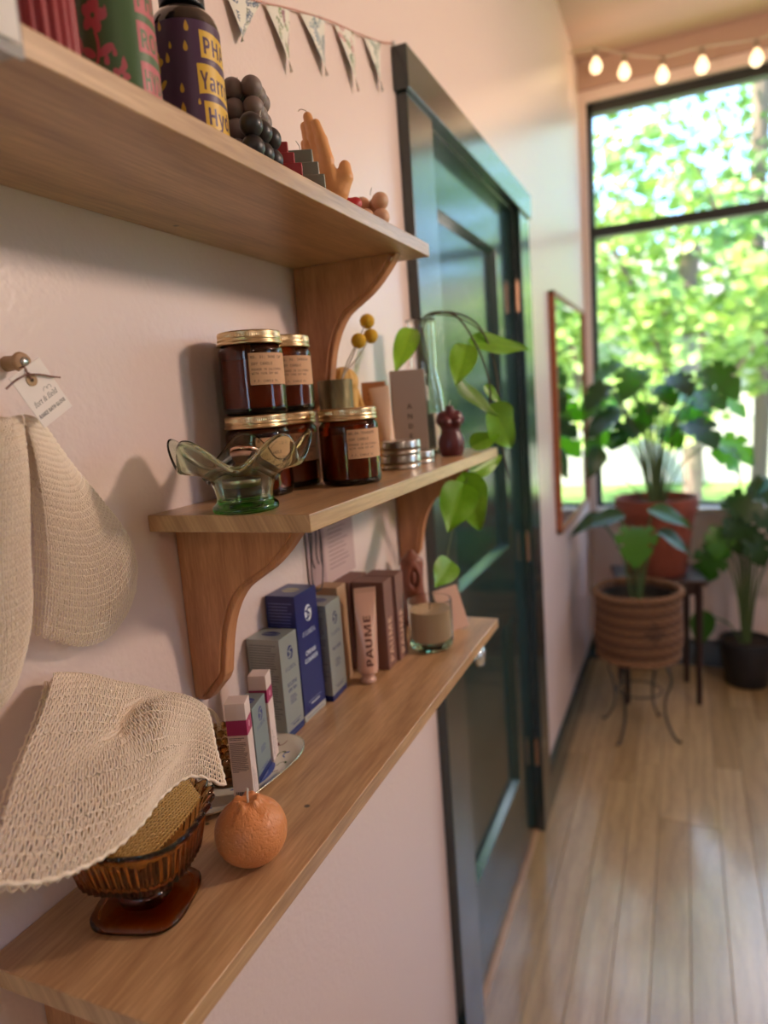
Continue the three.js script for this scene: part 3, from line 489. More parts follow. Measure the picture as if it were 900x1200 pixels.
{
  const purple = print(1024, 520, (g, w, h) => {
    g.fillStyle = '#4b2e4f'; g.fillRect(0, 0, w, h); const r = rng(8);
    g.save(); g.translate(120, 0); drops(g, 330, h, r, '#d6a93a', 18); g.restore(); g.save(); g.translate(720, 0); drops(g, 300, h, r, '#d6a93a', 10); g.restore();
    flowerMark(g, 200, 170, 46, '#d6a93a', '#4b2e4f'); flowerMark(g, 820, 130, 44, '#d6a93a', '#4b2e4f');
    wordBlock(g, 470, 40, 250, 120, 'PHAT', '#dcb23c', '#4b2e4f', 0.03, 5); wordBlock(g, 440, 190, 300, 130, 'Yarrow', '#dcb23c', '#4b2e4f', 0.04, 16); wordBlock(g, 460, 350, 290, 125, 'Hydro', '#dcb23c', '#4b2e4f', 0.0, 6);
  });
  const greenT = print(1024, 520, (g, w, h) => {
    g.fillStyle = '#4b6a44'; g.fillRect(0, 0, w, h); const r = rng(9);
    g.save(); g.translate(90, 0); drops(g, 400, h, r, '#c0606a', 15); g.restore(); g.save(); g.translate(760, 0); drops(g, 260, h, r, '#c0606a', 8); g.restore();
    flowerMark(g, 300, 190, 60, '#c0606a', '#4b6a44'); flowerMark(g, 400, 420, 36, '#c0606a', '#4b6a44'); flowerMark(g, 120, 330, 42, '#c0606a', '#4b6a44');
    wordBlock(g, 500, 20, 230, 140, 'PHAT', '#c0606a', '#4b6a44', 0, 5); wordBlock(g, 500, 190, 230, 120, 'ROSE', '#c0606a', '#4b6a44', 0, 5); wordBlock(g, 500, 345, 230, 130, 'HYDRO', '#c0606a', '#4b6a44', 0, 5);
  });
  const az = (x, z) => Math.atan2(0.48 - x, -z);
  bottle(0.130, -0.487, az(0.130, -0.487) + 0.62, 'dark bottle with a purple label and yellow block letters', purple);
  bottle(0.128, -0.411, az(0.128, -0.411) + 0.62, 'dark bottle with a green label and pink drops', greenT);
  { // dark bottle behind
    const g = thing('dark_bottle', 'plain dark grey bottle between the red candle and the green label', 'bottle', [0.068, SH.top, -0.438]);
    part('body', lathe([[0, 0.0003], [0.019, 0.0003], [0.0205, 0.002], [0.0205, 0.11], [0.015, 0.122], [0.010, 0.126], [0, 0.126]], 40), std(lin(0.035, 0.026, 0.032), 0.4), g); part('cap', cyl(0.011, 0.011, 0.03, 0, 0.141, 0), M.black, g);
  }
  { // red fluted pillar candle
    const g = thing('pillar_candle', 'deep red fluted pillar candle by the clear price tag', 'candle', [0.118, SH.top, -0.352]);
    part('wax', surface(160, 30, (u, v) => { const a = u * TAU + v * 0.5, r = 0.0235 + 0.0011 * Math.cos(a * 22); return v === 0 ? [0, 0.0004, 0] : v === 1 ? [0, 0.105, 0] : [Math.cos(a) * r, 0.0004 + 0.1046 * clamp((v - 1 / 30) / (28 / 30)), Math.sin(a) * r]; }, true), std(lin(0.30, 0.022, 0.028), 0.45), g);
    part('wick', tube([[0, 0.104, 0], [0, 0.11, 0], [0.002, 0.115, 0]], 0.0008, 6, 5), M.wick, g);
  }
  { // price tag in a clear clip
    const g = thing('price_tag', 'white paper tag in a clear plastic clip on the shelf front', 'tag', [0.1755, SH.top, -0.265]);
    part('clip', [rbox(0.0022, 0.050, 0.034, 0.0008, 0.0042, 0.003, 0), rbox(0.022, 0.0018, 0.034, 0.0008, -0.006, 0.0010, 0), rbox(0.016, 0.0018, 0.034, 0.0008, -0.004, -ST - 0.0012, 0)], new THREE.MeshPhysicalMaterial({ color: lin(0.75, 0.76, 0.78), roughness: 0.15, transmission: 0.6, thickness: 0.002, ior: 1.45 }), g);
    part('paper', box(0.0006, 0.040, 0.029, 0.0060, 0.0045, 0), M.paper, g);
  }
  // bubble candles
  const bubble = (label, pos, turn, n, d, mat, keep) => {
    const g = thing('bubble_candle', label, 'candle', pos, turn, 'bubble candles on the topmost shelf'), L = [];
    const [nx, ny, nz] = n; for (let i = 0; i < nx; i++) for (let j = 0; j < ny; j++) for (let k = 0; k < nz; k++) if (!keep || keep(i, j, k)) L.push(new THREE.SphereGeometry(d * 0.56, 24, 16).translate((i - (nx - 1) / 2) * d, (j + 0.54) * d, (k - (nz - 1) / 2) * d));
    part('wax', L, mat, g); part('wick', tube([[0, (ny + 0.05) * d, 0], [0.0005, (ny + 0.3) * d, 0], [0.002, (ny + 0.5) * d, 0.001]], 0.0006, 8, 5), M.wick, g);
  };
  bubble('taupe bubble cube candle behind the purple bottle', [0.118, SH.top, -0.572], 0.35, [3, 5, 3], 0.0166, std(lin(0.20, 0.15, 0.135), 0.5));
  bubble('small black bubble candle in front of the taupe one', [0.160, SH.top, -0.536], 0.1, [1, 2, 3], 0.0172, std(lin(0.022, 0.018, 0.02), 0.4));
  bubble('pale peach bubble candle at the end of the topmost shelf', [0.149, SH.top, -0.787], 0.6, [2, 2, 2], 0.0178, std(lin(0.58, 0.34, 0.22), 0.5), (i, j, k) => !(j === 1 && i === 0 && k === 1));
  // stepped candles
  const steps = (label, pos, turn, sizes, h, col) => {
    const g = thing('stepped_candle', label, 'candle', pos, turn, 'stepped pyramid candles');
    sizes.forEach((s, i) => part('tier', rbox(s, h, s, 0.0012, 0, h * (i + 0.5) + 0.0003, 0), std(col, 0.45), g));
    const y = h * sizes.length; part('wick', tube([[0, y - 0.001, 0], [0, y + 0.007, 0.0005], [-0.003, y + 0.012, 0.001]], 0.0006, 8, 5), M.wick, g);
  };
  steps('red stepped pyramid candle on the topmost shelf', [0.147, SH.top, -0.584], 0.5, [0.041, 0.029, 0.019], 0.0108, lin(0.36, 0.018, 0.025));
  steps('sage grey stepped pyramid candle beside the orange hand', [0.145, SH.top, -0.630], 0.45, [0.044, 0.034, 0.024], 0.0128, lin(0.20, 0.21, 0.16));
  { const g = thing('heart_candle', 'tiny red wax heart candle behind the orange hand', 'candle', [0.146, SH.top, -0.738], 0.5);
    const d = (x, y, z) => Math.min(1, smin(smin(ell(x, y, z, [-0.005, 0.017, 0], [0.0068, 0.0068, 0.006]), ell(x, y, z, [0.005, 0.017, 0], [0.0068, 0.0068, 0.006]), 0.003), cap(x, y, z, [0, 0.004, 0], [0, 0.013, 0], 0.0035, 0.008), 0.004));
    part('wax', field(30, -0.002, 0.028, (x, y, z) => Math.max(d(x - 0.013, y, z - 0.013), 0.0003 - y)).translate(-0.013, 0, -0.013), std(lin(0.40, 0.02, 0.03), 0.4), g); }
  { // hand shaped candle: fingers together, thumb apart
    const g = thing('hand_candle', 'orange wax candle shaped like an upright hand', 'candle', [0.140, SH.top, -0.703], 0); g.rotation.z = 0.24; g.scale.setScalar(1.12);
    // local: x across the palm (thumb at -x turned to -z below), y up, z palm normal
    const F = [[[-0.0128, 0.046, 0], [-0.0125, 0.064, 0.0], [-0.0105, 0.081, 0.001], 0.0060], [[-0.0043, 0.049, 0], [-0.0040, 0.072, 0], [-0.0030, 0.092, 0.001], 0.0060], [[0.0042, 0.048, 0], [0.0042, 0.069, 0], [0.0042, 0.087, 0.001], 0.0058], [[0.0122, 0.044, 0], [0.0120, 0.060, 0.0], [0.0110, 0.074, 0.001], 0.0052]];
    const d = (x, y, z) => {
      let q = ell(x, y, z, [0, 0.030, 0], [0.0185, 0.024, 0.0105]);
      q = smin(q, ell(x, y, z, [0.006, 0.016, 0.004], [0.0125, 0.018, 0.0105]), 0.008); q = smin(q, cap(x, y, z, [0, 0, -0.001], [0, 0.018, 0], 0.0140, 0.0125), 0.008);
      let f = 1; for (const [a, b, c, r] of F) { f = Math.min(f, smin(cap(x, y, z, a, b, r, r * 0.96), cap(x, y, z, b, c, r * 0.96, r * 0.74), 0.0015)); }
      q = smin(q, f, 0.0035);
      const t = smin(cap(x, y, z, [-0.012, 0.016, 0.005], [-0.0195, 0.026, 0.010], 0.0088, 0.0068), cap(x, y, z, [-0.0195, 0.026, 0.010], [-0.0205, 0.036, 0.012], 0.0068, 0.0056), 0.002);
      q = smin(q, t, 0.004); return Math.max(q, 0.0003 - y);
    };
    const geo = field(72, -0.005, 0.105, (x, y, z) => d(x - 0.05, y, z - 0.05)).translate(-0.05, 0, -0.05);
    part('wax', geo, std(lin(0.70, 0.33, 0.12), 0.45), g).rotation.y = 2.75;
    part('wick', tube([[-0.004, 0.093, 0.002], [-0.003, 0.098, 0.001], [0.001, 0.101, -0.002], [0.003, 0.1, -0.003]], 0.0005, 10, 5), M.wick, g).rotation.y = 2.75;
  }
}
{ // paper bunting on striped twine
  const g = thing('bunting', 'string of botanical print paper pennants pinned above the topmost shelf', 'bunting');
  const tw = [[0.006, 2.005, -0.62], [0.007, 2.03, -0.76], [0.007, 2.052, -0.83], [0.007, 2.076, -0.90], [0.007, 2.113, -1.02], [0.007, 2.138, -1.12], [0.007, 2.168, -1.225], [0.003, 2.192, -1.287]];
  const c = document.createElement('canvas'); c.width = 128; c.height = 16; { const q = c.getContext('2d'); q.fillStyle = '#d8c0b4'; q.fillRect(0, 0, 128, 16); q.fillStyle = '#a8503f'; for (let i = 0; i < 8; i++) { q.beginPath(); q.moveTo(i * 16, 0); q.lineTo(i * 16 + 8, 0); q.lineTo(i * 16 + 16, 16); q.lineTo(i * 16 + 8, 16); q.fill(); } }
  const tt = new THREE.CanvasTexture(c); tt.colorSpace = THREE.SRGBColorSpace; tt.wrapS = tt.wrapT = THREE.RepeatWrapping; tt.repeat.set(14, 1);
  part('twine', tube(tw, 0.0012, 60, 6), std(0xffffff, 0.9, { map: tt }), g, 'red and white twine');
  part('pin', new THREE.SphereGeometry(0.004, 12, 8).translate(0.005, 2.192, -1.287), M.steel, g);
  const botan = (seed, cols) => std(0xffffff, 0.85, { side: THREE.DoubleSide, map: print(160, 220, (q, w, h) => {
    q.fillStyle = '#d9d4c8'; q.fillRect(0, 0, w, h); const r = rng(seed);
    for (let i = 0; i < 26; i++) { const x = r() * w, y = r() * h, col = cols[Math.floor(r() * cols.length)], a0 = r() * TAU; q.strokeStyle = q.fillStyle = col; q.lineWidth = 2; q.beginPath(); q.moveTo(x, y); q.quadraticCurveTo(x + Math.cos(a0) * 20, y + Math.sin(a0) * 20, x + Math.cos(a0 + 0.6) * 46, y + Math.sin(a0 + 0.6) * 46); q.stroke(); for (let k = 0; k < 7; k++) { const t = k / 7 * 46; q.save(); q.translate(x + Math.cos(a0 + t * 0.012) * t, y + Math.sin(a0 + t * 0.012) * t); q.rotate(a0 + (k % 2 ? 0.9 : -0.9)); q.beginPath(); q.ellipse(8, 0, 8, 3, 0, 0, TAU); q.fill(); q.restore(); } }
  }) });
  const flag = (za, ya, zb, yb, zt, yt, mat, out) => part('pennant', surface(6, 10, (u, v) => { const s = 1 - v * 0.985, zc = mix((za + zb) / 2, zt, v), yc = mix((ya + yb) / 2, yt, v), k = u - 0.5; return [0.004 + out * v + 0.003 * Math.sin(u * 3 + v * 2), yc + k * (yb - ya) * s, zc + k * (zb - za) * s]; }), mat, g);
  flag(-0.745, 2.030, -0.825, 2.050, -0.768, 1.982, botan(1, ['#4a5a78', '#6f7f95', '#55604f']), 0.004);
  flag(-0.835, 2.055, -0.900, 2.077, -0.884, 1.992, botan(2, ['#5f7445', '#7f9460', '#8b5a66']), 0.004);
  flag(-0.927, 2.087, -1.007, 2.113, -0.993, 2.028, botan(3, ['#7a90a0', '#8fa0a0', '#5f7480']), 0.004);
  flag(-1.040, 2.118, -1.112, 2.137, -1.100, 2.044, botan(4, ['#4f6b4a', '#b04a58', '#7d8f66']), 0.006);
  flag(-1.150, 2.148, -1.224, 2.168, -1.210, 2.083, botan(6, ['#7f8f80', '#9aa79a', '#60786a']), 0.004);
}

// ---------------------------------------------------------------- knitted ramie gloves
// real yarn: every course is a looped strand laid on the surface P(u, v)
function knit(P, nS, nR, r, bulge, amp = 0.62, seg = 9, jit = 0.12, seed = 1) {
  const rd = rng(seed), out = [], rad = 5;
  const at = (u, v) => { const p = P(u, v), e = 0.004, a = P(clamp(u + e), v).sub(P(clamp(u - e), v)), b = P(u, clamp(v + e)).sub(P(u, clamp(v - e))), n = a.cross(b).normalize(); return [p, n]; };
  const pos = [], nor = [], idx = []; let base = 0;
  for (let j = 0; j < nR; j++) {
    const n = nS * seg, C = [];
    const ja = (rd() - 0.5) * jit; let js = 0;
    for (let k = 0; k <= n; k++) {
      if (k % seg === 0) js = (rd() - 0.5) * jit;
      const t = k / seg, u = clamp((t + 0.20 * Math.sin(t * 2 * TAU)) / nS), v = clamp((j + 0.5 + ja + js * Math.sin(t * TAU / 2) ** 2 + amp * Math.cos(t * TAU)) / nR);
      const [p, nn] = at(u, v), z = bulge * Math.sin(Math.PI * clamp(u)) ** 0.5 * Math.sin(Math.PI * clamp(v)) ** 0.5 + r * 1.0 * Math.cos(t * 2 * TAU) + r * js * 2;
      C.push(p.addScaledVector(nn, z));
    }
    for (let k = 0; k <= n; k++) {
      const T = C[Math.min(n, k + 1)].clone().sub(C[Math.max(0, k - 1)]).normalize(), A = (Math.abs(T.x) < 0.9 ? V(1, 0, 0) : V(0, 1, 0)).cross(T).normalize(), B = T.clone().cross(A);
      for (let q = 0; q < rad; q++) { const a = q / rad * TAU, m = A.clone().multiplyScalar(Math.cos(a)).addScaledVector(B, Math.sin(a)); pos.push(C[k].x + m.x * r, C[k].y + m.y * r, C[k].z + m.z * r); nor.push(m.x, m.y, m.z); }
      if (k < n) for (let q = 0; q < rad; q++) { const a = base + k * rad + q, b = base + k * rad + (q + 1) % rad; idx.push(a, b, b + rad, a, b + rad, a + rad); }
    }
    base += (n + 1) * rad;
  }
  const g = new THREE.BufferGeometry(); g.setAttribute('position', new THREE.Float32BufferAttribute(pos, 3)); g.setAttribute('normal', new THREE.Float32BufferAttribute(nor, 3)); g.setAttribute('uv', new THREE.BufferAttribute(new Float32Array(pos.length / 3 * 2), 2)); g.setIndex(idx); return g;
}
const yarnM = std(lin(0.88, 0.75, 0.61), 0.85);
function glove(label, P, nS, nR, r, bulge, flip, seed, back) {
  const g = thing('bath_glove', label, 'bath glove', [0, 0, 0], 0, 'knitted ramie bath gloves'), s = flip ? -1 : 1;
  part('knit', knit(P, nS, nR, r, bulge * s, 0.55, 9, 0.22, seed), yarnM, g, 'open looped ramie yarn'); part('back_layer', knit((u, v) => P(u, v).add(V(...back)), Math.round(nS * 0.7), Math.round(nR * 0.7), r, 0, 0.55, 7, 0.2, seed + 40), yarnM, g, 'second looped layer behind the first'); return g;
}
let dz = 0.007; const pt = (y, z, x) => [x + 0.007, y, z + dz];
{ // on the wall: (y, z) outlines measured along the wall, x is the distance from it
  const P1 = coons( // top, bottom, left, right
    [pt(1.5620, -0.388, 0.016), pt(1.5600, -0.396, 0.017), pt(1.5560, -0.4045, 0.014)],
    [pt(1.3950, -0.372, 0.018), pt(1.3800, -0.392, 0.016), pt(1.3680, -0.416, 0.012), pt(1.3660, -0.445, 0.010), pt(1.3790, -0.470, 0.009), pt(1.3960, -0.484, 0.009)],
    [pt(1.5620, -0.388, 0.016), pt(1.5200, -0.383, 0.026), pt(1.4600, -0.377, 0.030), pt(1.3950, -0.372, 0.018)],
    [pt(1.5560, -0.4045, 0.014), pt(1.5240, -0.428, 0.010), pt(1.4840, -0.460, 0.009), pt(1.4500, -0.484, 0.008), pt(1.4220, -0.491, 0.008), pt(1.3960, -0.484, 0.009)]);
  glove('ramie bath glove hanging flat on the wall under the white tag', P1, 24, 36, 0.00056, 0.007, 1, 3, [-0.0115, 0, 0]);
  dz = 0.015;
  const P2 = coons(
    [pt(1.5560, -0.352, 0.020), pt(1.5600, -0.370, 0.026), pt(1.5620, -0.388, 0.024)],
    [pt(1.3620, -0.305, 0.022), pt(1.3560, -0.328, 0.026), pt(1.3640, -0.350, 0.020)],
    [pt(1.5560, -0.352, 0.020), pt(1.4700, -0.318, 0.016), pt(1.3620, -0.305, 0.022)],
    [pt(1.5620, -0.388, 0.024), pt(1.5260, -0.378, 0.034), pt(1.4700, -0.368, 0.036), pt(1.4100, -0.363, 0.030), pt(1.3640, -0.350, 0.020)]);
  glove('ramie bath glove hanging edge-on from the wall hook, folded beside another', P2, 18, 38, 0.00056, 0.008, 1, 4, [-0.014, 0, 0]);
  const h = thing('wall_hook', 'round wooden wall peg with a screw head above the white tag', 'hook', [0, 1.602, -0.392]);
  part('peg', lathe([[0, 0], [0.006, 0], [0.0055, 0.010], [0.0065, 0.012], [0.0078, 0.015], [0.0066, 0.0185], [0, 0.0190]], 28).rotateZ(-Math.PI / 2), std(lin(0.42, 0.25, 0.14), 0.5), h);
  part('screw', lathe([[0, 0.0186], [0.0036, 0.0186], [0.0032, 0.0202], [0, 0.0206]], 16).rotateZ(-Math.PI / 2), M.steel, h);
  // paper tag
  const tex = print(420, 600, (g, w, hh) => {
    g.fillStyle = '#f4ebe6'; g.fillRect(0, 0, w, hh);
    g.strokeStyle = '#4b4340'; g.fillStyle = '#4b4340'; g.lineWidth = 4; g.font = 'italic 74px serif'; g.textAlign = 'center'; g.fillText('fort & field', w / 2, 388, 320);
    g.beginPath(); g.moveTo(240, 300); g.bezierCurveTo(250, 255, 300, 260, 292, 300); g.bezierCurveTo(310, 250, 360, 270, 340, 310); g.stroke();
    g.font = 'bold 54px sans-serif'; g.fillStyle = '#2c2725'; g.fillText('RAMIE BATH GLOVE', w / 2, 505, 370);
  });
  const t = thing('paper_tag', 'white paper tag printed with script and RAMIE BATH GLOVE', 'tag', [0.046, 1.5765, -0.3800]);
  t.rotation.set(0, Math.PI / 2 - 0.12, 0);
  const tg = new THREE.Group(); tg.name = 'tag_body'; tg.rotation.z = 0.54; t.add(tg);
  part('card', rbox(0.030, 0.0425, 0.0006, 0.0002, 0, 0, 0, 1), [0, 1, 2, 3, 5, 5].map((k) => (k === 5 ? pm(tex, 0.85) : M.paper)), tg);
  part('eyelet', lathe([[0.0014, 0], [0.0044, 0], [0.0044, 0.0004], [0.0014, 0.0004]], 28).rotateX(Math.PI / 2).translate(-0.001, 0.0115, 0.0004), std(lin(0.45, 0.30, 0.17), 0.8), tg, 'kraft paper reinforcing ring');
  part('hole', cyl(0.0015, 0.0015, 0.0008, 0, 0, 0, 14).rotateX(Math.PI / 2).translate(-0.001, 0.0115, 0.0005), std(lin(0.05, 0.03, 0.02), 0.9), tg);
  const ct = dataTex(64, 16, (u, v) => ((u * 1 + v) % 1 < 0.5 ? [0.36, 0.15, 0.13] : [0.66, 0.52, 0.47])); ct.repeat.set(14, 1);
  const tm = std(0xffffff, 0.9, { map: ct });
  part('twine', [tube([[-0.022, 0.017, 0.0010], [-0.012, 0.018, 0.0016], [-0.004, 0.0172, 0.0022], [-0.001, 0.0165, 0.0022]], 0.0007, 24, 6), tube([[-0.002, 0.0168, 0.0020], [0.006, 0.0118, 0.0024], [0.013, 0.0060, 0.0022], [0.0195, 0.0012, 0.0014]], 0.0007, 24, 6), tube([[-0.001, 0.0125, 0.0010], [-0.0015, 0.0150, 0.0020], [-0.001, 0.0185, 0.0015], [0.001, 0.0210, -0.0005], [0.0008, 0.0215, -0.006]], 0.0007, 16, 6), new THREE.SphereGeometry(0.0013, 10, 8).translate(-0.0015, 0.0168, 0.0024)], tm, tg, 'red and white twine tied in a bow');
}
const dishAt = [0.076, SH.low, -0.384];
{ // glove lying over the amber dish
  const P3a = coons(
    [[0.018, 1.358, -0.376], [0.016, 1.345, -0.405], [0.020, 1.322, -0.440], [0.026, 1.297, -0.480], [0.036, 1.272, -0.514]],
    [[0.104, 1.290, -0.238], [0.116, 1.274, -0.270], [0.119, 1.263, -0.312], [0.112, 1.258, -0.352], [0.098, 1.256, -0.395], [0.092, 1.247, -0.436], [0.104, 1.226, -0.460]],
    [[0.018, 1.358, -0.376], [0.040, 1.345, -0.345], [0.070, 1.322, -0.292], [0.104, 1.290, -0.238]],
    [[0.036, 1.272, -0.514], [0.058, 1.274, -0.502], [0.082, 1.256, -0.482], [0.104, 1.226, -0.460]]);
  const P3 = (u, v) => { const k = Math.sin(Math.PI * u) * Math.sin(Math.PI * v), w = 0.010 * (vn(u * 5 + 3, v * 3.2, 64, 64, 33) - 0.5) + 0.007 * Math.sin(v * 9 + u * 5) * (0.3 + 0.7 * k); return P3a(u, v).add(V(w * 0.35, w * (0.35 + 0.65 * k), 0)); };
  const g = glove('cream ramie bath glove draped over the amber glass dish', P3, 46, 21, 0.00074, 0.012, 1, 5, [-0.012, -0.009, 0]);
  // turned-out cuff and lace showing at the open end
  const cuff = (u, v) => P3(mix(0.965, 1.012, u), mix(0.05, 0.95, v)).add(V(0, 0.004, -0.0));
  const lace = [];
  for (let k = 0; k < 26; k++) { const a = k / 26 * Math.PI * 1.15 - 0.3; lace.push(new THREE.TorusGeometry(0.0017, 0.0005, 5, 10).rotateY(0.4).translate(0.036 + 0.012 * Math.cos(a) + 0.01, 1.2500 + 0.016 * Math.sin(a), -0.5165 - 0.004 * Math.cos(a))); }
  part('lace_edging', lace, std(lin(0.74, 0.66, 0.54), 0.9), g, 'cream lace edging');
  part('inner_roll', surface(32, 12, (u, v) => { const a = u * TAU; const r = 0.0135 + 0.0012 * Math.sin(a * 7 + v * 5); return [0.044 + Math.cos(a) * r * 0.8, 1.2510 + Math.sin(a) * r, -0.512 + v * 0.03]; }, true), std(lin(0.72, 0.64, 0.52), 0.9, { bumpMap: rep(bumpTex, 6, 3), bumpScale: 0.0015, side: THREE.DoubleSide }), g);
  // hem along the front edge: a thicker plied border
  const E = [];
  for (let k = 0; k <= 60; k++) { const p = P3(k / 60, 1); E.push([p.x + 0.0006 * Math.sin(k * 2.1), p.y + 0.0007 * Math.cos(k * 2.1), p.z]); }
  const E2 = []; for (let k = 0; k <= 40; k++) { const p = P3(1, k / 40); E2.push([p.x, p.y + 0.0008 * Math.sin(k * 2.3), p.z + 0.0008 * Math.cos(k * 2.3)]); }
  part('hem', [tube(E, 0.0017, 240, 6), tube(E2, 0.0020, 160, 6)], yarnM, g);
}
function squircle(a, hx, hz, n) { const c = Math.cos(a), s = Math.sin(a), k = Math.pow(Math.abs(c) ** n + Math.abs(s) ** n, -1 / n); return [c * k * hx, s * k * hz]; }
{ // amber pressed glass dish on a foot
  const g = thing('glass_dish', 'amber pressed glass footed dish with ribbed sides and scalloped rim', 'dish', dishAt, 0.28);
  const N = 288, rings = []; // [radius scale, height, squareness, rib, scallop]
  const out = [[0.001, 0.0022, 4, 0, 0], [0.030, 0.0022, 4, 0, 0], [0.033, 0.0004, 3.6, 0, 0], [0.0370, 0.0004, 3.6, 0, 0], [0.0385, 0.002, 3.6, 0, 0], [0.0385, 0.0052, 3.6, 0, 0], [0.0370, 0.0072, 3.4, 0, 0], [0.0300, 0.0090, 3, 0, 0], [0.0210, 0.0120, 2.5, 0, 0], [0.0180, 0.0160, 2.2, 0, 0], [0.0178, 0.0240, 2.2, 0, 0], [0.0200, 0.0300, 2.4, 0, 0], [0.0300, 0.0335, 2.8, 0, 0], [0.0395, 0.0350, 3, 0.3, 0], [0.0425, 0.0375, 3, 1, 0], [0.0440, 0.044, 3, 1, 0], [0.0460, 0.053, 3, 1, 0], [0.0480, 0.062, 3, 1, 0], [0.0500, 0.0685, 3, 0.6, 0.2], [0.0530, 0.0720, 3, 0, 1], [0.0552, 0.0745, 3, 0, 1], [0.0560, 0.0770, 3, 0, 1]];
  const inn = [[0.0548, 0.0788, 3, 0, 1], [0.0522, 0.0780, 3, 0, 1], [0.0492, 0.0735, 3, 0, 0.6], [0.0458, 0.0665, 3, 0, 0], [0.0432, 0.055, 3, 0, 0], [0.0408, 0.045, 3, 0, 0], [0.0380, 0.0398, 3, 0, 0], [0.0280, 0.0378, 3, 0, 0], [0.001, 0.0374, 3, 0, 0]];
  const all = [...out, ...inn], sub = 3, nv = (all.length - 1) * sub;
  part('dish', surface(N, nv, (u, v) => {
    const q = v * (all.length - 1), i = Math.min(all.length - 2, Math.floor(q)), f = q - i, A = all[i], B = all[i + 1], m = A.map((x, k) => mix(x, B[k], f)), a = u * TAU;
    const rr = m[0] + 0.0011 * m[3] * Math.cos(a * 48) + 0.0022 * m[4] * Math.cos(a * 28), [x, z] = squircle(a, rr, rr, m[2]); return [x, m[1] + 0.0016 * m[4] * Math.cos(a * 28), z];
  }, true), M.amberDish, g, 'amber pressed glass');
}
{ // yellow net cloth inside the dish
  const [dx, dy, dz] = dishAt, P = coons(
    [[dx - 0.03, dy + 0.075, dz - 0.045], [dx, dy + 0.090, dz - 0.05], [dx + 0.032, dy + 0.076, dz - 0.040]], [[dx - 0.03, dy + 0.072, dz + 0.035], [dx, dy + 0.076, dz + 0.042], [dx + 0.034, dy + 0.066, dz + 0.035]],
    [[dx - 0.03, dy + 0.075, dz - 0.045], [dx - 0.034, dy + 0.08, dz], [dx - 0.03, dy + 0.072, dz + 0.035]], [[dx + 0.032, dy + 0.076, dz - 0.040], [dx + 0.038, dy + 0.074, dz], [dx + 0.034, dy + 0.066, dz + 0.035]]);
  const g = thing('net_cloth', 'yellow net wash cloth tucked inside the amber dish', 'cloth'), m = std(lin(0.58, 0.38, 0.14), 0.9);
  part('knit', knit(P, 18, 20, 0.0006, -0.004, 0.62, 8, 0.1, 9), m, g); part('back_layer', knit((u, v) => P(u, v).add(V(0, -0.004, 0)), 18, 20, 0.0007, -0.004, 0.66, 7, 0.1, 19), m, g);
}
{ // small amber beaded votive behind the glove
  const g = thing('votive_cup', 'small amber glass cup with a beaded rim behind the draped glove', 'cup', [0.030, SH.low, -0.560]);
  part('cup', lathe([[0, 0.0003], [0.018, 0.0003], [0.020, 0.002], [0.024, 0.03], [0.027, 0.052], [0.0245, 0.052], [0.0215, 0.03], [0.017, 0.005], [0, 0.0045]], 48), M.amberDish, g);
  for (let k = 0; k < 3; k++) part('bead_row', Array.from({ length: 20 }, (_, i) => { const a = (i + k * 0.5) / 20 * TAU, r = 0.0275 - k * 0.0018; return new THREE.SphereGeometry(0.0040, 12, 8).translate(Math.cos(a) * r, 0.052 - k * 0.0085, Math.sin(a) * r); }), M.amberDish, g, 'row of amber glass beads');
}
{ // orange fruit candle
  const g = thing('fruit_candle', 'orange wax candle shaped like a knobbly mandarin', 'candle', [0.129, SH.low, -0.459], 0.4);
  const R = 0.0312, peel = dataTex(512, 256, (u, v) => { const n = Math.max(0, vn(u * 90, v * 45, 90, 45, 70) - 0.55) * 2, m = vn(u * 200, v * 100, 200, 100, 71), c = 0.7 - 0.7 * n + 0.25 * m; return [c, c, c]; }, false);
  const br = rng(14), bumps = Array.from({ length: 9 }, (_, i) => { const a = i / 9 * TAU + br() * 0.4, q = 0.0080 + 0.0050 * br(); return [Math.cos(a) * q, Math.sin(a) * q, 0.0024 + 0.0026 * br(), 0.0026 + 0.0012 * br()]; });
  const geo = surface(160, 120, (u, v) => {
    const a = u * TAU, b = (v - 0.5) * Math.PI, cb = Math.cos(b), sb = Math.sin(b); let r = R * (1 + 0.035 * vn(u * 7, v * 6, 7, 64, 72) - 0.02 * sb);
    let x = Math.cos(a) * cb * r, y = sb * r * 0.93, z = Math.sin(a) * cb * r; const rho = Math.hypot(x, z);
    if (y > 0) { for (const [bx, bz, bh, bw] of bumps) y += bh * Math.exp(-(((x - bx) ** 2 + (z - bz) ** 2) / bw ** 2)); y -= 0.0035 * Math.exp(-((rho / 0.0035) ** 2)); const gro = 0.5 + 0.5 * Math.cos(a * 6 + 0.8 * Math.sin(a * 2)); y -= 0.0011 * gro ** 3 * ss(0.5, 0.8, sb) * (1 - ss(0.93, 0.99, sb)); }
    y = Math.max(y, -R * 0.86) + R * 0.86; return [x, y + 0.0003, z];
  }, true);
  part('wax', geo, new THREE.MeshPhysicalMaterial({ color: lin(0.68, 0.26, 0.09), roughness: 0.42, bumpMap: peel, bumpScale: 0.0007, sheen: 0.3, sheenColor: lin(1, 0.6, 0.3), sheenRoughness: 0.5 }), g);
  part('wick', tube([[0, 0.050, 0], [0.0003, 0.060, 0], [0.0012, 0.0670, 0.0005]], 0.0010, 8, 6), M.wick, g);
}
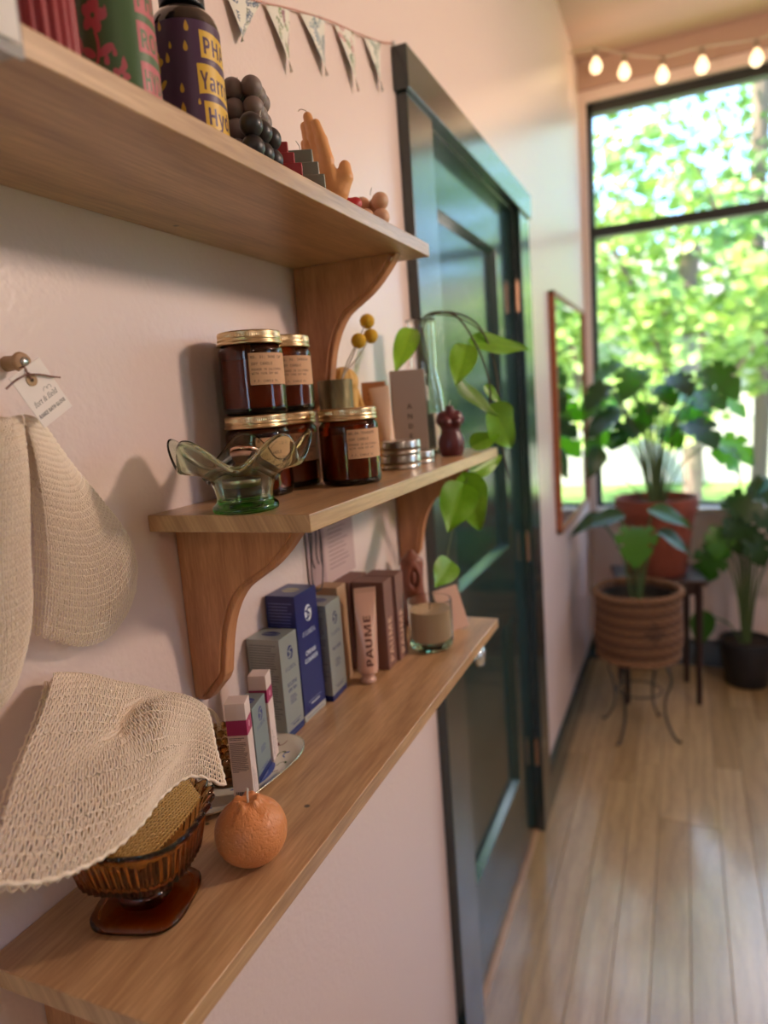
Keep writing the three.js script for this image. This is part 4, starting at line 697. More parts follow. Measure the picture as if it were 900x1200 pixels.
// ---------------------------------------------------------------- plate with pink cartons
{
  const at = [0.040, SH.low, -0.571], turn = -0.10, tex = print(256, 384, (g, w, h) => {
    g.fillStyle = '#d5d2c6'; g.fillRect(0, 0, w, h); const r = rng(21);
    for (let i = 0; i < 34; i++) { const x = r() * w, y = r() * h, a = r() * TAU; g.strokeStyle = ['#4a5560', '#7d4f4a', '#59684e', '#5a6fae'][i % 4]; g.lineWidth = 1.5 + r() * 2; g.beginPath(); g.moveTo(x, y); for (let k = 0; k < 4; k++) g.lineTo(x + Math.cos(a + k * 0.5) * 9 * k, y + Math.sin(a + k * 0.5) * 9 * k); g.stroke(); g.fillStyle = g.strokeStyle; g.beginPath(); g.ellipse(x, y, 7, 3.4, a, 0, TAU); g.fill(); }
    g.fillStyle = '#5566b0'; g.beginPath(); g.ellipse(185, 215, 24, 56, 0.3, 0, TAU); g.fill(); g.fillStyle = '#8b93c8'; g.beginPath(); g.ellipse(192, 205, 10, 30, 0.3, 0, TAU); g.fill();
  });
  const g = thing('porcelain_plate', 'small oblong porcelain plate with floral print and a silver rim', 'plate', at, turn);
  const P = [[0.02, 0.0016], [0.6, 0.0016], [0.62, 0.0003], [0.72, 0.0003], [0.76, 0.0018], [0.92, 0.0060], [1.0, 0.0092], [0.995, 0.0101], [0.965, 0.0098], [0.9, 0.0080], [0.74, 0.0042], [0.6, 0.0036], [0.02, 0.0034]], hx = 0.0465, hz = 0.086;
  const ring = (list) => { const geo = surface(120, (list.length - 1) * 2, (u, v) => { const q = v * (list.length - 1), i = Math.min(list.length - 2, Math.floor(q)), f = q - i, k = mix(list[i][0], list[i + 1][0], f), [x, z] = squircle(u * TAU, hx, hz, 2.7); return [x * k, mix(list[i][1], list[i + 1][1], f), z * k]; }, true); const p = geo.attributes.position, uv = geo.attributes.uv; for (let i = 0; i < p.count; i++) uv.setXY(i, p.getX(i) / hx * 0.5 + 0.5, p.getZ(i) / hz * 0.5 + 0.5); return geo; };
  part('plate', ring(P), new THREE.MeshPhysicalMaterial({ map: tex, roughness: 0.12, clearcoat: 0.6 }), g);
  part('rim', tube(Array.from({ length: 49 }, (_, i) => { const [x, z] = squircle(i / 48 * TAU, hx * 0.993, hz * 0.993, 2.7); return [x, 0.0099, z]; }), 0.0008, 140, 6), std(lin(0.7, 0.72, 0.6), 0.25, { metalness: 1 }), g, 'silvery line round the rim');
  const pinkFace = (kind) => pm(print(160, 760, (q, w, h) => {
    q.fillStyle = '#dccac4'; q.fillRect(0, 0, w, h); q.fillStyle = '#a02a5c'; q.fillRect(0, 126, w, 112); q.fillStyle = 'rgba(120,100,96,0.6)'; q.fillRect(0, 122, w, 3);
    if (kind === 'text') { q.fillStyle = '#6b6064'; q.fillRect(10, 256, 120, 6); q.fillRect(10, 268, 96, 5); const r = rng(31); for (let i = 0; i < 21; i++) q.fillRect(10, 292 + i * 11, i === 20 ? 50 : 105 + r() * 32, 5); q.fillStyle = '#22202a'; for (let x = 22; x < 120;) { const b = 2 + r() * 5; q.fillRect(x, 668, b, 70); x += b + 2 + r() * 4; } }
    else { q.fillStyle = '#e8b6c8'; q.beginPath(); q.arc(w / 2, 180, 22, 0, TAU); q.fill(); q.fillStyle = '#a02a5c'; for (let k = 0; k < 5; k++) { q.beginPath(); q.arc(w / 2 + 11 * Math.cos(k * 1.257), 180 + 11 * Math.sin(k * 1.257), 5, 0, TAU); q.fill(); } q.save(); q.translate(48, 735); q.rotate(-Math.PI / 2); q.fillStyle = '#4a3f44'; q.font = 'bold 30px sans-serif'; q.fillText('hydrating serum', 0, 0); q.font = '22px sans-serif'; q.fillText('restore and brighten', 0, 36); q.fillText('15 ml / 0.5 fl oz', 0, 66); q.restore(); }
  }), 0.5);
  const tx = pinkFace('text'), fr = pinkFace('front'), white = lin(0.66, 0.55, 0.52);
  carton('serum_carton', 'slim white and magenta carton with fine print and a barcode', 'box', 0.0205, 0.1060, 0.0205, [0.0725, SH.low + 0.0036, -0.5330], 0.38, { pz: tx, px: fr, nx: tx, nz: fr }, 'white and magenta cartons on the plate', white);
  carton('serum_carton', 'slim white and magenta carton farther back beside the silver carton', 'box', 0.0205, 0.1005, 0.0205, [0.0470, SH.low + 0.0036, -0.6110], 0.30, { pz: tx, px: fr, nx: tx, nz: fr }, 'white and magenta cartons on the plate', white);
}
// ---------------------------------------------------------------- skincare cartons
function sMark(g, x, y, r, col, bg) { g.fillStyle = col; g.beginPath(); g.ellipse(x, y, r * 0.82, r, 0, 0, TAU); g.fill(); g.strokeStyle = bg; g.lineWidth = r * 0.26; g.lineCap = 'round'; g.beginPath(); g.moveTo(x + r * 0.55, y - r * 0.5); g.bezierCurveTo(x - r * 0.2, y - r * 0.8, x - r * 0.3, y - r * 0.05, x + r * 0.1, y + 0.0 * r); g.bezierCurveTo(x + r * 0.6, y + r * 0.2, x + r * 0.1, y + r * 0.75, x - r * 0.5, y + r * 0.55); g.stroke(); g.lineWidth = r * 0.2; g.beginPath(); g.moveTo(x - r * 0.62, y - r * 0.35); g.lineTo(x - r * 0.2, y - r * 0.25); g.lineTo(x - r * 0.15, y + r * 0.98); g.stroke(); }
{
  const face = (w0, h0, bg, ink, name, band, bandCol, sub) => print(w0, h0, (g, w, h) => {
    g.fillStyle = bg; g.fillRect(0, 0, w, h); sMark(g, w * 0.55, h * 0.18, w * 0.19, ink, bg);
    g.fillStyle = ink; g.textAlign = 'center'; g.font = Math.round(w * 0.15) + 'px sans-serif'; g.fillText('iS CLINICAL', w * 0.52, h * 0.345, w * 0.6);
    g.font = 'bold ' + Math.round(w * 0.14) + 'px sans-serif'; name.forEach((t, i) => g.fillText(t, w * 0.52, h * 0.50 + i * w * 0.17, w * 0.6));
    if (sub) { g.globalAlpha = 0.75; for (let i = 0; i < 5; i++) g.fillRect(w * 0.34, h * (0.60 + i * 0.018), w * (0.30 + 0.05 * (i % 3)), h * 0.007); g.globalAlpha = 1; }
    g.fillRect(w * 0.34, h * 0.885, w * 0.4, h * 0.010); g.globalAlpha = 0.6; g.fillRect(w * 0.22, h * 0.862, w * 0.6, h * 0.006); g.globalAlpha = 1;
    if (band) { g.fillStyle = bandCol; g.fillRect(0, h * (1 - band), w, h * band); g.fillStyle = bg; g.globalAlpha = 0.5; g.fillRect(w * 0.1, h * (1 - band * 0.5), w * 0.8, h * 0.006); }
  });
  const fine = (bg, ink, band, bandCol) => print(200, 480, (g, w, h) => { g.fillStyle = bg; g.fillRect(0, 0, w, h); g.fillStyle = ink; g.globalAlpha = 0.6; const r = rng(44); for (let i = 0; i < 30; i++) g.fillRect(14, 26 + i * 12, 130 + r() * 40, 4); g.globalAlpha = 1; if (band) { g.fillStyle = bandCol; g.fillRect(0, h * (1 - band), w, h * band); } });
  const lid = (bg, ink) => print(128, 128, (g, w, h) => { g.fillStyle = bg; g.fillRect(0, 0, w, h); g.fillStyle = ink; g.beginPath(); g.ellipse(w / 2, h / 2, 36, 22, 0, 0, TAU); g.fill(); g.fillStyle = bg; g.fillRect(w / 2 - 40, h / 2 - 3, 80, 6); });
  const S = '#9aa19d', Nv = '#151f62', sil = { metalness: 0.35 };
  carton('skincare_carton', 'silver grey skincare carton with a navy foot band, beside the plate', 'box', 0.044, 0.125, 0.043, [0.0245, SH.low, -0.6765], 0.04, { px: pm(face(256, 720, S, '#1d2c6e', ['ECLIPSE', 'SPF 50+'], 0.07, '#1d2c6e', 1), 0.38, sil), pz: pm(fine(S, '#4d5358', 0.07, '#1d2c6e'), 0.4, sil), py: pm(lid(S, '#1d2c6e'), 0.4, sil) }, 'skincare cartons in a row against the wall', lin(0.32, 0.34, 0.33), 0.4, sil);
  carton('skincare_carton', 'tall navy blue skincare carton, tallest of its row', 'box', 0.041, 0.164, 0.057, [0.0235, SH.low, -0.7310], 0.02, { px: pm(face(256, 740, Nv, '#d6dfe6', ['CREAM', 'CLEANSER'], 0.055, '#a9a9a0', 0), 0.3), pz: pm(fine(Nv, '#8088c4', 0.055, '#a9a9a0'), 0.3), py: pm(lid(Nv, '#9a8f60'), 0.3) }, 'skincare cartons in a row against the wall', lin(0.012, 0.022, 0.20), 0.3);
  carton('skincare_carton', 'silver grey skincare carton next to the pink tube', 'box', 0.041, 0.133, 0.048, [0.0285, SH.low, -0.7910], 0.07, { px: pm(face(256, 720, S, '#2a3560', ['PRO-HEAL', ' '], 0.06, '#1d2c6e', 1), 0.38, sil), pz: pm(fine(S, '#4d5358', 0.06, '#1d2c6e'), 0.4, sil), py: pm(lid(S, '#3d4a86'), 0.4, sil) }, 'skincare cartons in a row against the wall', lin(0.32, 0.34, 0.33), 0.4, sil);
  carton('skincare_carton', 'small blue grey skincare carton standing on the plate between the magenta ones', 'box', 0.0215, 0.083, 0.042, [0.0545, SH.low + 0.0036, -0.5770], 0.26, { px: pm(face(200, 400, '#8d9da0', '#23358a', [' ', ' '], 0.09, '#1d2c6e', 1), 0.35, sil), py: pm(lid('#7e8c90', '#23358a'), 0.35, sil) }, 'skincare cartons in a row against the wall', lin(0.26, 0.32, 0.33), 0.4, sil);
  carton('kraft_carton', 'tan kraft carton half hidden behind the silver carton and tube', 'box', 0.034, 0.140, 0.030, [0.0200, SH.low, -0.8420], 0.05, {}, null, lin(0.42, 0.26, 0.15), 0.7);
  // hand cream cartons and tube
  const pw = (flip) => print(200, 720, (g, w, h) => { g.fillStyle = '#7d584e'; g.fillRect(0, 0, w, h); const r = rng(3); g.globalAlpha = 0.06; for (let i = 0; i < 90; i++) { g.fillStyle = i % 2 ? '#fff' : '#000'; g.fillRect(0, r() * h, w, 1.5); } g.globalAlpha = 1; g.save(); g.translate(w * 0.66, h * 0.95); g.rotate(-Math.PI / 2); g.fillStyle = '#d3ad94'; g.font = 'bold 112px sans-serif'; g.fillText('PAUME', 0, 0, 420); g.restore(); });
  const pf = pm(pw(), 0.6), plain = lin(0.20, 0.098, 0.078);
  const lab = ['mauve brown carton lettered PAUME standing next to the pink tube', 'mauve brown carton lettered PAUME beside the glass candle'];
  [[0.0560, -0.9045, 0.036], [0.0585, -0.9430, 0.036]].forEach(([x, z, d], i) => carton('hand_cream_carton', lab[i], 'box', 0.050, 0.1330, d, [x, SH.low, z], 0.05, { px: pf }, 'mauve brown hand cream cartons', plain, 0.6));
  carton('hand_cream_carton', 'mauve brown carton against the wall behind the lettered pair', 'box', 0.027, 0.1330, 0.066, [0.0155, SH.low, -0.9130], 0.02, { px: pf }, 'mauve brown hand cream cartons', plain, 0.6);
  const t = thing('hand_cream_tube', 'pale pink metal tube lettered PAUME standing on its cap', 'tube', [0.0680, SH.low, -0.8425], 0.7); t.rotation.set(-0.04, 0.7, -0.02);
  const tt = print(1024, 512, (g, w, h) => { g.fillStyle = '#d9aa94'; g.fillRect(0, 0, w, h); g.save(); g.translate(w * 0.75 + 52, h * 0.93); g.rotate(-Math.PI / 2); g.fillStyle = '#5f342c'; g.font = 'bold 150px sans-serif'; g.fillText('PAUME', 0, 0, 330); g.restore(); });
  tt.wrapS = THREE.RepeatWrapping; tt.repeat.x = -1;
  part('body', surface(72, 30, (u, v) => { const a = u * TAU + Math.PI * 1.0, y = 0.0175 + v * 0.113, r = 0.0150, k = ss(0.1, 1, v); return [-Math.cos(a) * mix(r, r * 1.06, k) * (1 - 0.35 * 0 * v), y, -Math.sin(a) * mix(r, 0.0010, k)]; }, true), pm(tt, 0.33, { metalness: 0.25 }), t);
  part('crimp', rbox(0.0318, 0.007, 0.0022, 0.0004, 0, 0.1330, 0), std(lin(0.62, 0.36, 0.26), 0.35, { metalness: 0.4 }), t);
  part('cap', [lathe([[0, 0.0004], [0.0105, 0.0004], [0.0112, 0.0012], [0.0112, 0.0055], [0.0100, 0.0062], [0.0090, 0.008], [0.0088, 0.0118], [0.0104, 0.0132], [0.0138, 0.0150], [0.0150, 0.0177], [0, 0.0177]], 40), gear(0.0114, 0.004, 40, 0.0004).translate(0, 0.0012, 0)], std(lin(0.60, 0.36, 0.27), 0.4, { metalness: 0.2 }), t);
}
{ // glass candle, card, carved candle
  const g = thing('glass_candle', 'beige wax candle in a clear tumbler at the shelf end', 'candle', [0.112, SH.low, -0.9930]);
  const R = 0.0352;
  part('tumbler', lathe([[0, 0.0004], [R - 0.010, 0.0004], [R - 0.005, 0.002], [R - 0.001, 0.008], [R, 0.016], [R, 0.078], [R - 0.0010, 0.0795], [R - 0.0022, 0.0785], [R - 0.0022, 0.020], [R - 0.005, 0.0135], [R - 0.010, 0.0115], [0, 0.0110]], 64), M.clear, g);
  part('wax', lathe([[0, 0.0113], [R - 0.0102, 0.0118], [R - 0.0053, 0.0140], [R - 0.0026, 0.0202], [R - 0.0026, 0.064], [R - 0.004, 0.0632], [0, 0.0625]], 56), new THREE.MeshPhysicalMaterial({ color: lin(0.66, 0.45, 0.26), roughness: 0.45 }), g);
  part('wick', tube([[0, 0.062, 0], [0, 0.069, 0], [0.001, 0.073, 0]], 0.0009, 8, 6), std(lin(0.2, 0.15, 0.1), 0.9), g);
  const c = thing('folded_card', 'blush folded card leaning behind the glass candle', 'card', [0.128, SH.low, -1.080], 0.75); c.rotation.set(-0.30, 0.75, 0.14, 'YXZ');
  part('card', rbox(0.046, 0.074, 0.0012, 0.0003, 0, 0.0375, 0, 1), std(lin(0.60, 0.38, 0.29), 0.8), c); part('support', rbox(0.044, 0.065, 0.001, 0.0003, 0, 0, 0, 1).rotateX(0.55).translate(0, 0.0355, -0.0185), std(lin(0.05, 0.045, 0.04), 0.8), c);
  const k = thing('carved_candle', 'terracotta carved wax figure with an oval relief below the far bracket', 'candle', [0.042, SH.low, -1.105], 0.5);
  part('wax', surface(48, 40, (u, v) => { const a = u * TAU, q = clamp((v - 0.02) / 0.96), r = v < 0.02 || v > 0.98 ? 0 : mix(0.021, 0.017, q) * (1 + 0.06 * Math.sin(q * 9) + 0.03 * Math.sin(a * 3 + q * 8)) * (1 - 0.75 * ss(0.85, 1, q)); return [Math.cos(a) * r * 1.1, 0.0003 + q * 0.132, Math.sin(a) * r * 0.85]; }, true), std(lin(0.23, 0.075, 0.045), 0.45), k);
  part('relief', [new THREE.TorusGeometry(0.010, 0.0035, 8, 28).scale(1, 2.3, 1).translate(0, 0.085, 0.0155), new THREE.SphereGeometry(0.005, 16, 12).scale(1, 2.4, 0.8).translate(0, 0.085, 0.0155)], std(lin(0.27, 0.085, 0.05), 0.4), k);
}
{ // art card on the wall
  const tex = print(420, 400, (g, w, h) => {
    g.fillStyle = '#c2a6a2'; g.fillRect(0, 0, w, h); g.fillStyle = '#a98c8c'; g.fillRect(0, 0, w * 0.34, h); const r = rng(17);
    g.strokeStyle = '#2d2426'; g.lineWidth = 11; g.lineCap = 'round'; for (const [x, y] of [[40, 130], [78, 120], [112, 140]]) { g.beginPath(); g.moveTo(x, y); g.bezierCurveTo(x + 18, y + 60, x - 24, y + 110, x + 8, y + 170); g.stroke(); }
    g.fillStyle = '#937a78'; for (let i = 0; i < 12; i++) g.fillRect(180, 120 + i * 20, 120 + r() * 80, 5);
  });
  const g = thing('art_card', 'mauve printed card with black brush strokes on the wall under the short shelf', 'card', [0.002, 1.2965, -0.890]);
  const p = part('card', rbox(0.0016, 0.130, 0.148, 0.0003, 0, 0.065, 0, 1), [pm(tex, 0.8), M.paper, M.paper, M.paper, M.black, M.paper], g);
    part('hanging_cord', [tube([[0.010, 1.430, -0.810], [0.011, 1.37, -0.812], [0.014, 1.31, -0.806], [0.022, 1.305, -0.800]], 0.0011, 24, 6), tube([[0.010, 1.430, -0.828], [0.011, 1.38, -0.842], [0.012, 1.34, -0.842], [0.018, 1.305, -0.822], [0.022, 1.305, -0.800]], 0.0010, 30, 6)].map((q) => q.translate(-0.002, -1.2965, 0.890)), M.black, g, 'thin black cord loop');
}

// ---------------------------------------------------------------- far end of the room: mirror and plants
{
  const g = thing('wall_mirror', 'tall wall mirror in a thin wooden frame between door and window', 'mirror', [0, 0.965, -3.33]);
  const w = 0.94, h = 0.975, fw = 0.016, d = 0.024, fm = std(lin(0.62, 0.42, 0.33), 0.5, { map: rep(pineTex, 2, 5) });
  part('frame', [rbox(d, fw, w, 0.002, d / 2 + 0.001, h - fw / 2, 0), rbox(d, fw, w, 0.002, d / 2 + 0.001, fw / 2, 0), rbox(d, h, fw, 0.002, d / 2 + 0.001, h / 2, w / 2 - fw / 2), rbox(d, h, fw, 0.002, d / 2 + 0.001, h / 2, -w / 2 + fw / 2)], fm, g);
  part('mirror_glass', box(0.004, h - fw, w - fw, 0.014, h / 2, 0), std(lin(0.88, 0.9, 0.9), 0.02, { metalness: 1 }), g);
}
function monstera(L, slits) { // split leaf as a bent shape: stalk at the origin, blade along +z
  const pts = [], N = 60;
  for (let i = 0; i <= N; i++) { const a = (i / N - 0.5) * TAU * 0.97, k = Math.abs(a) / Math.PI; let r = L * (0.62 - 0.10 * k) * (1 - 0.22 * Math.exp(-(((k - 1) / 0.12) ** 2))); r *= 1 + 0.16 * Math.exp(-((a / 0.35) ** 2)); if (slits && k > 0.12 && k < 0.85) r *= 1 - 0.45 * Math.max(0, Math.sin(k * 24)) ** 6; pts.push(new THREE.Vector2(Math.sin(a) * r * 0.86, Math.cos(a) * r + L * 0.42)); }
  const s = new THREE.Shape(pts), g = new THREE.ShapeGeometry(s, 4).rotateX(Math.PI / 2).scale(1, -1, 1), p = g.attributes.position;
  for (let i = 0; i < p.count; i++) { const x = p.getX(i), z = p.getZ(i); p.setY(i, 0.22 * Math.abs(x) - 0.28 * z * z / L); }
  g.computeVertexNormals(); return g;
}
const bigLeaf = [leafMat(0.10, 0.30, 0.06, 0.35), leafMat(0.22, 0.52, 0.10, 0.45), leafMat(0.04, 0.13, 0.04, 0.2), leafMat(0.30, 0.62, 0.12, 0.5)];
const leafKinds = [monstera(0.17, 1), monstera(0.14, 1), leafGeo(0.17, 0.12, 0.25, 0.2), leafGeo(0.15, 0.10, 0.3, 0.25)];
const stemM = std(lin(0.08, 0.13, 0.04), 0.6);
function foliage(o, base, list, sr = 0.004) { // list: [x, y, z] blade centre offsets with kind, material, and facing
  for (const [tip, k, m, face, dir] of list) {
    const b = [base[0] + (tip[0] - base[0]) * 0.12, base[1], base[2] + (tip[2] - base[2]) * 0.12];
    part('stem', tube([b, [mix(b[0], tip[0], 0.35), mix(b[1], tip[1], 0.62), mix(b[2], tip[2], 0.35)], tip], sr, 14, 6), stemM, o);
    aim(part('leaf', leafKinds[k], bigLeaf[m], o), tip, [tip[0] + dir[0], tip[1] + dir[1], tip[2] + dir[2]], face);
  }
}
const potLathe = (R, r, H, rim) => lathe([[0, 0.002], [r, 0.002], [R * 0.94, H * 0.8], [R, H * 0.8], [R, H], [R - rim, H], [R * 0.9 - rim, H * 0.78], [r - rim, 0.02], [0, 0.02]], 48);
const soil = std(lin(0.035, 0.025, 0.018), 1);
{ // wicker basket on a wire stand
  const at = [0.295, 0, -3.13];
  const st = thing('wire_stand', 'slim iron plant stand with scrolled legs under the wicker basket', 'plant stand', at);
  const iron = std(lin(0.03, 0.03, 0.032), 0.5);
  part('ring', [new THREE.TorusGeometry(0.13, 0.005, 8, 40).rotateX(Math.PI / 2).translate(0, 0.355, 0), new THREE.TorusGeometry(0.095, 0.004, 8, 40).rotateX(Math.PI / 2).translate(0, 0.2, 0)], iron, st);
  for (let k = 0; k < 4; k++) { const a = k / 4 * TAU + 0.45, c = Math.cos(a), s = Math.sin(a), q = (r, y) => [c * r, y, s * r]; part('leg', tube([q(0.125, 0.355), q(0.150, 0.28), q(0.122, 0.18), q(0.128, 0.09), q(0.162, 0.025), q(0.180, 0.006), q(0.192, 0.012)], 0.0055, 30, 6), iron, st); }
  const b = thing('wicker_basket', 'round brown wicker basket planter on the iron stand', 'basket', [at[0], 0.361, at[2]]);
  const wm = [lin(0.16, 0.075, 0.035), lin(0.22, 0.11, 0.05), lin(0.11, 0.05, 0.025)].map((c) => std(c, 0.8));
  const rad = (y) => 0.150 + 0.022 * ss(0, 0.1, y) + 0.004 * Math.sin(y * 20);
  part('lining', lathe([[0, 0.006], [0.145, 0.006], [0.158, 0.28], [0.150, 0.28], [0.138, 0.02], [0, 0.02]], 40), std(lin(0.02, 0.018, 0.016), 0.8), b);
  for (let j = 0; j < 17; j++) { const y = 0.012 + j * 0.0165, R = rad(y) + 0.004; part('weave_row', tube(Array.from({ length: 97 }, (_, i) => { const a = i / 96 * TAU; return [Math.cos(a) * (R + 0.004 * Math.sin(a * 24 + (j % 2) * Math.PI)), y, Math.sin(a) * (R + 0.004 * Math.sin(a * 24 + (j % 2) * Math.PI))]; }), 0.0086, 144, 6), wm[(j * 7 + (j > 8 ? 1 : 0)) % 3], b); }
  part('rim_braid', [0, 1].map((k) => tube(Array.from({ length: 97 }, (_, i) => { const a = i / 96 * TAU, w = a * 20 + k * Math.PI; return [Math.cos(a) * (0.180 + 0.007 * Math.cos(w)), 0.300 + 0.007 * Math.sin(w), Math.sin(a) * (0.180 + 0.007 * Math.cos(w))]; }), 0.009, 160, 6)), wm[1], b);
  part('foot_braid', [0, 1].map((k) => tube(Array.from({ length: 97 }, (_, i) => { const a = i / 96 * TAU, w = a * 18 + k * Math.PI; return [Math.cos(a) * (0.165 + 0.007 * Math.cos(w)), 0.016 + 0.006 * Math.sin(w), Math.sin(a) * (0.165 + 0.007 * Math.cos(w))]; }), 0.010, 160, 6)), wm[1], b);
  part('diamond_motif', Array.from({ length: 5 }, (_, j) => { const y = 0.115 + j * 0.022, R = rad(y) + 0.012, s = 0.22 - Math.abs(j - 2) * 0.09; return tube(Array.from({ length: 9 }, (_, i) => { const a = 1.15 + (i / 8 - 0.5) * 2 * s; return [Math.cos(a) * R, y, Math.sin(a) * R]; }), 0.006, 16, 6); }), std(lin(0.05, 0.022, 0.012), 0.8), b, 'dark woven diamond');
  part('soil', cyl(0.148, 0.14, 0.02, 0, 0.225, 0), soil, b);
  const p = thing('split_leaf_plant', 'bare-stemmed split leaf plant growing in the wicker basket', 'plant', [at[0], 0.361, at[2]]);
  foliage(p, [0, 0.23, 0], [
    [[-0.06, 0.64, 0.05], 2, 2, [0, 0.9, 0.4], [-0.12, -0.01, 0.05]], [[0.07, 0.665, 0.06], 2, 0, [0.1, 0.9, 0.3], [0.13, -0.03, 0.05]], [[0.01, 0.60, 0.10], 0, 1, [0, 0.6, 0.8], [0.0, -0.05, 0.1]], [[-0.15, 0.63, 0.02], 3, 2, [-0.2, 0.9, 0.4], [-0.1, -0.04, 0.04]], [[0.10, 0.56, 0.02], 3, 2, [0.3, 0.8, 0.3], [0.12, -0.06, 0.02]]], 0.0055);
}
{ // terracotta pot on a dark stool
  const at = [0.36, 0, -3.58];
  const st = thing('wooden_stool', 'dark wooden plant stool under the terracotta pot', 'stool', at, 0.2), dm = std(lin(0.028, 0.010, 0.008), 0.35);
  part('seat', rbox(0.40, 0.03, 0.34, 0.008, 0, 0.615, 0), dm, st);
  for (const sx of [-1, 1]) for (const sz of [-1, 1]) part('leg', new THREE.CylinderGeometry(0.020, 0.013, 0.60, 12).translate(sx * 0.165, 0.30, sz * 0.135), dm, st);
  part('apron', [box(0.32, 0.05, 0.016, 0, 0.575, 0.135), box(0.32, 0.05, 0.016, 0, 0.575, -0.135), box(0.016, 0.05, 0.26, 0.165, 0.575, 0), box(0.016, 0.05, 0.26, -0.165, 0.575, 0)], dm, st);
  const ct = dataTex(256, 256, (u, v) => { const n = 0.6 * vn(u * 8, v * 8, 8, 8, 80) + 0.4 * vn(u * 40, v * 40, 40, 40, 81); return [mix(0.42, 0.58, n), mix(0.19, 0.29, n), mix(0.13, 0.20, n)]; });
  const p = thing('terracotta_pot', 'large terracotta pot on the dark wooden stool', 'pot', [at[0], 0.631, at[2]]);
  part('pot', potLathe(0.190, 0.135, 0.375, 0.016), std(0xffffff, 0.8, { map: ct }), p); part('soil', cyl(0.165, 0.16, 0.02, 0, 0.325, 0), soil, p);
  const f = thing('monstera_plant', 'bushy split leaf plant in the terracotta pot before the window', 'plant', [at[0], 0.631, at[2]]);
  const L = [], r = rng(61), want = [[-0.28, 0.86], [-0.17, 1.00], [-0.06, 0.96], [0.08, 0.92], [0.24, 0.94], [-0.26, 0.74], [-0.16, 0.78], [-0.02, 0.80], [0.12, 0.76], [0.22, 0.84], [-0.08, 0.70], [0.04, 0.68], [0.16, 0.70], [0.02, 0.88], [-0.20, 0.66], [0.30, 0.80], [0.30, 0.62], [-0.30, 0.90], [0.10, 0.84], [-0.10, 0.86]];
  want.forEach(([x, y], i) => { const z = (r() - 0.5) * 0.3, a = Math.atan2(x, 0.12 + z); L.push([[Math.max(-0.19, x * 0.9), y + 0.03, z], i % 2, [0, 1, 2, 0, 3, 2][Math.floor(r() * 6)], [0.2 * Math.sin(a), 0.75, 0.55 + (r() - 0.5) * 0.5], [0.12 * Math.sin(a) + (r() - 0.5) * 0.06, -0.05, 0.05 + r() * 0.06]]); });
  foliage(f, [0, 0.33, 0], L, 0.005);
  // vine creeping along the mirror
  aim(part('leaf', leafKinds[3], bigLeaf[2], f), [-0.25, 0.62, 0.10], [-0.27, 0.54, 0.16], [0.5, 0.3, 0.8]); part('stem', tube([[-0.02, 0.33, 0.02], [-0.16, 0.5, 0.06], [-0.25, 0.62, 0.10]], 0.004, 16, 6), stemM, f);
}
{ // black pot on the floor by the window
  const at = [0.775, 0, -3.80];
  const p = thing('black_pot', 'black plastic nursery pot on the floor under the window', 'pot', at);
  part('pot', potLathe(0.128, 0.100, 0.235, 0.008), std(lin(0.012, 0.013, 0.017), 0.5), p); part('soil', cyl(0.108, 0.105, 0.02, 0, 0.205, 0), soil, p);
  const f = thing('leafy_houseplant', 'dark leafy houseplant growing from the black floor pot', 'plant', at);
  foliage(f, [0, 0.21, 0], [
    [[-0.10, 0.98, 0.10], 0, 2, [0, 0.6, 0.8], [0.10, -0.05, 0.06]], [[0.0, 1.04, 0.06], 1, 2, [0, 0.7, 0.7], [0.10, -0.05, 0.04]], [[-0.06, 0.90, 0.14], 0, 2, [0.1, 0.4, 0.9], [0.02, -0.12, 0.03]], [[0.04, 0.93, 0.12], 1, 2, [0.2, 0.5, 0.8], [0.08, -0.1, 0.03]], [[-0.12, 0.84, 0.12], 1, 3, [0, 0.5, 0.8], [-0.02, -0.1, 0.06]], [[0.0, 0.80, 0.13], 1, 2, [0.2, 0.3, 0.9], [0.06, -0.12, 0.03]], [[-0.13, 0.74, 0.12], 0, 0, [-0.2, 0.4, 0.9], [-0.06, -0.1, 0.05]], [[0.09, 0.86, 0.06], 0, 2, [0.3, 0.5, 0.8], [0.1, -0.08, 0.03]], [[0.10, 0.72, 0.10], 2, 3, [0.3, 0.6, 0.7], [0.1, -0.05, 0.02]], [[-0.20, 0.40, 0.14], 2, 0, [0, 0.3, 0.9], [-0.02, -0.14, 0.03]], [[0.02, 0.98, 0.0], 1, 0, [0, 0.6, 0.8], [0.02, 0.05, 0.08]], [[-0.04, 1.12, 0.02], 1, 1, [0, 0.6, 0.8], [-0.06, 0.06, 0.06]]], 0.005);
}

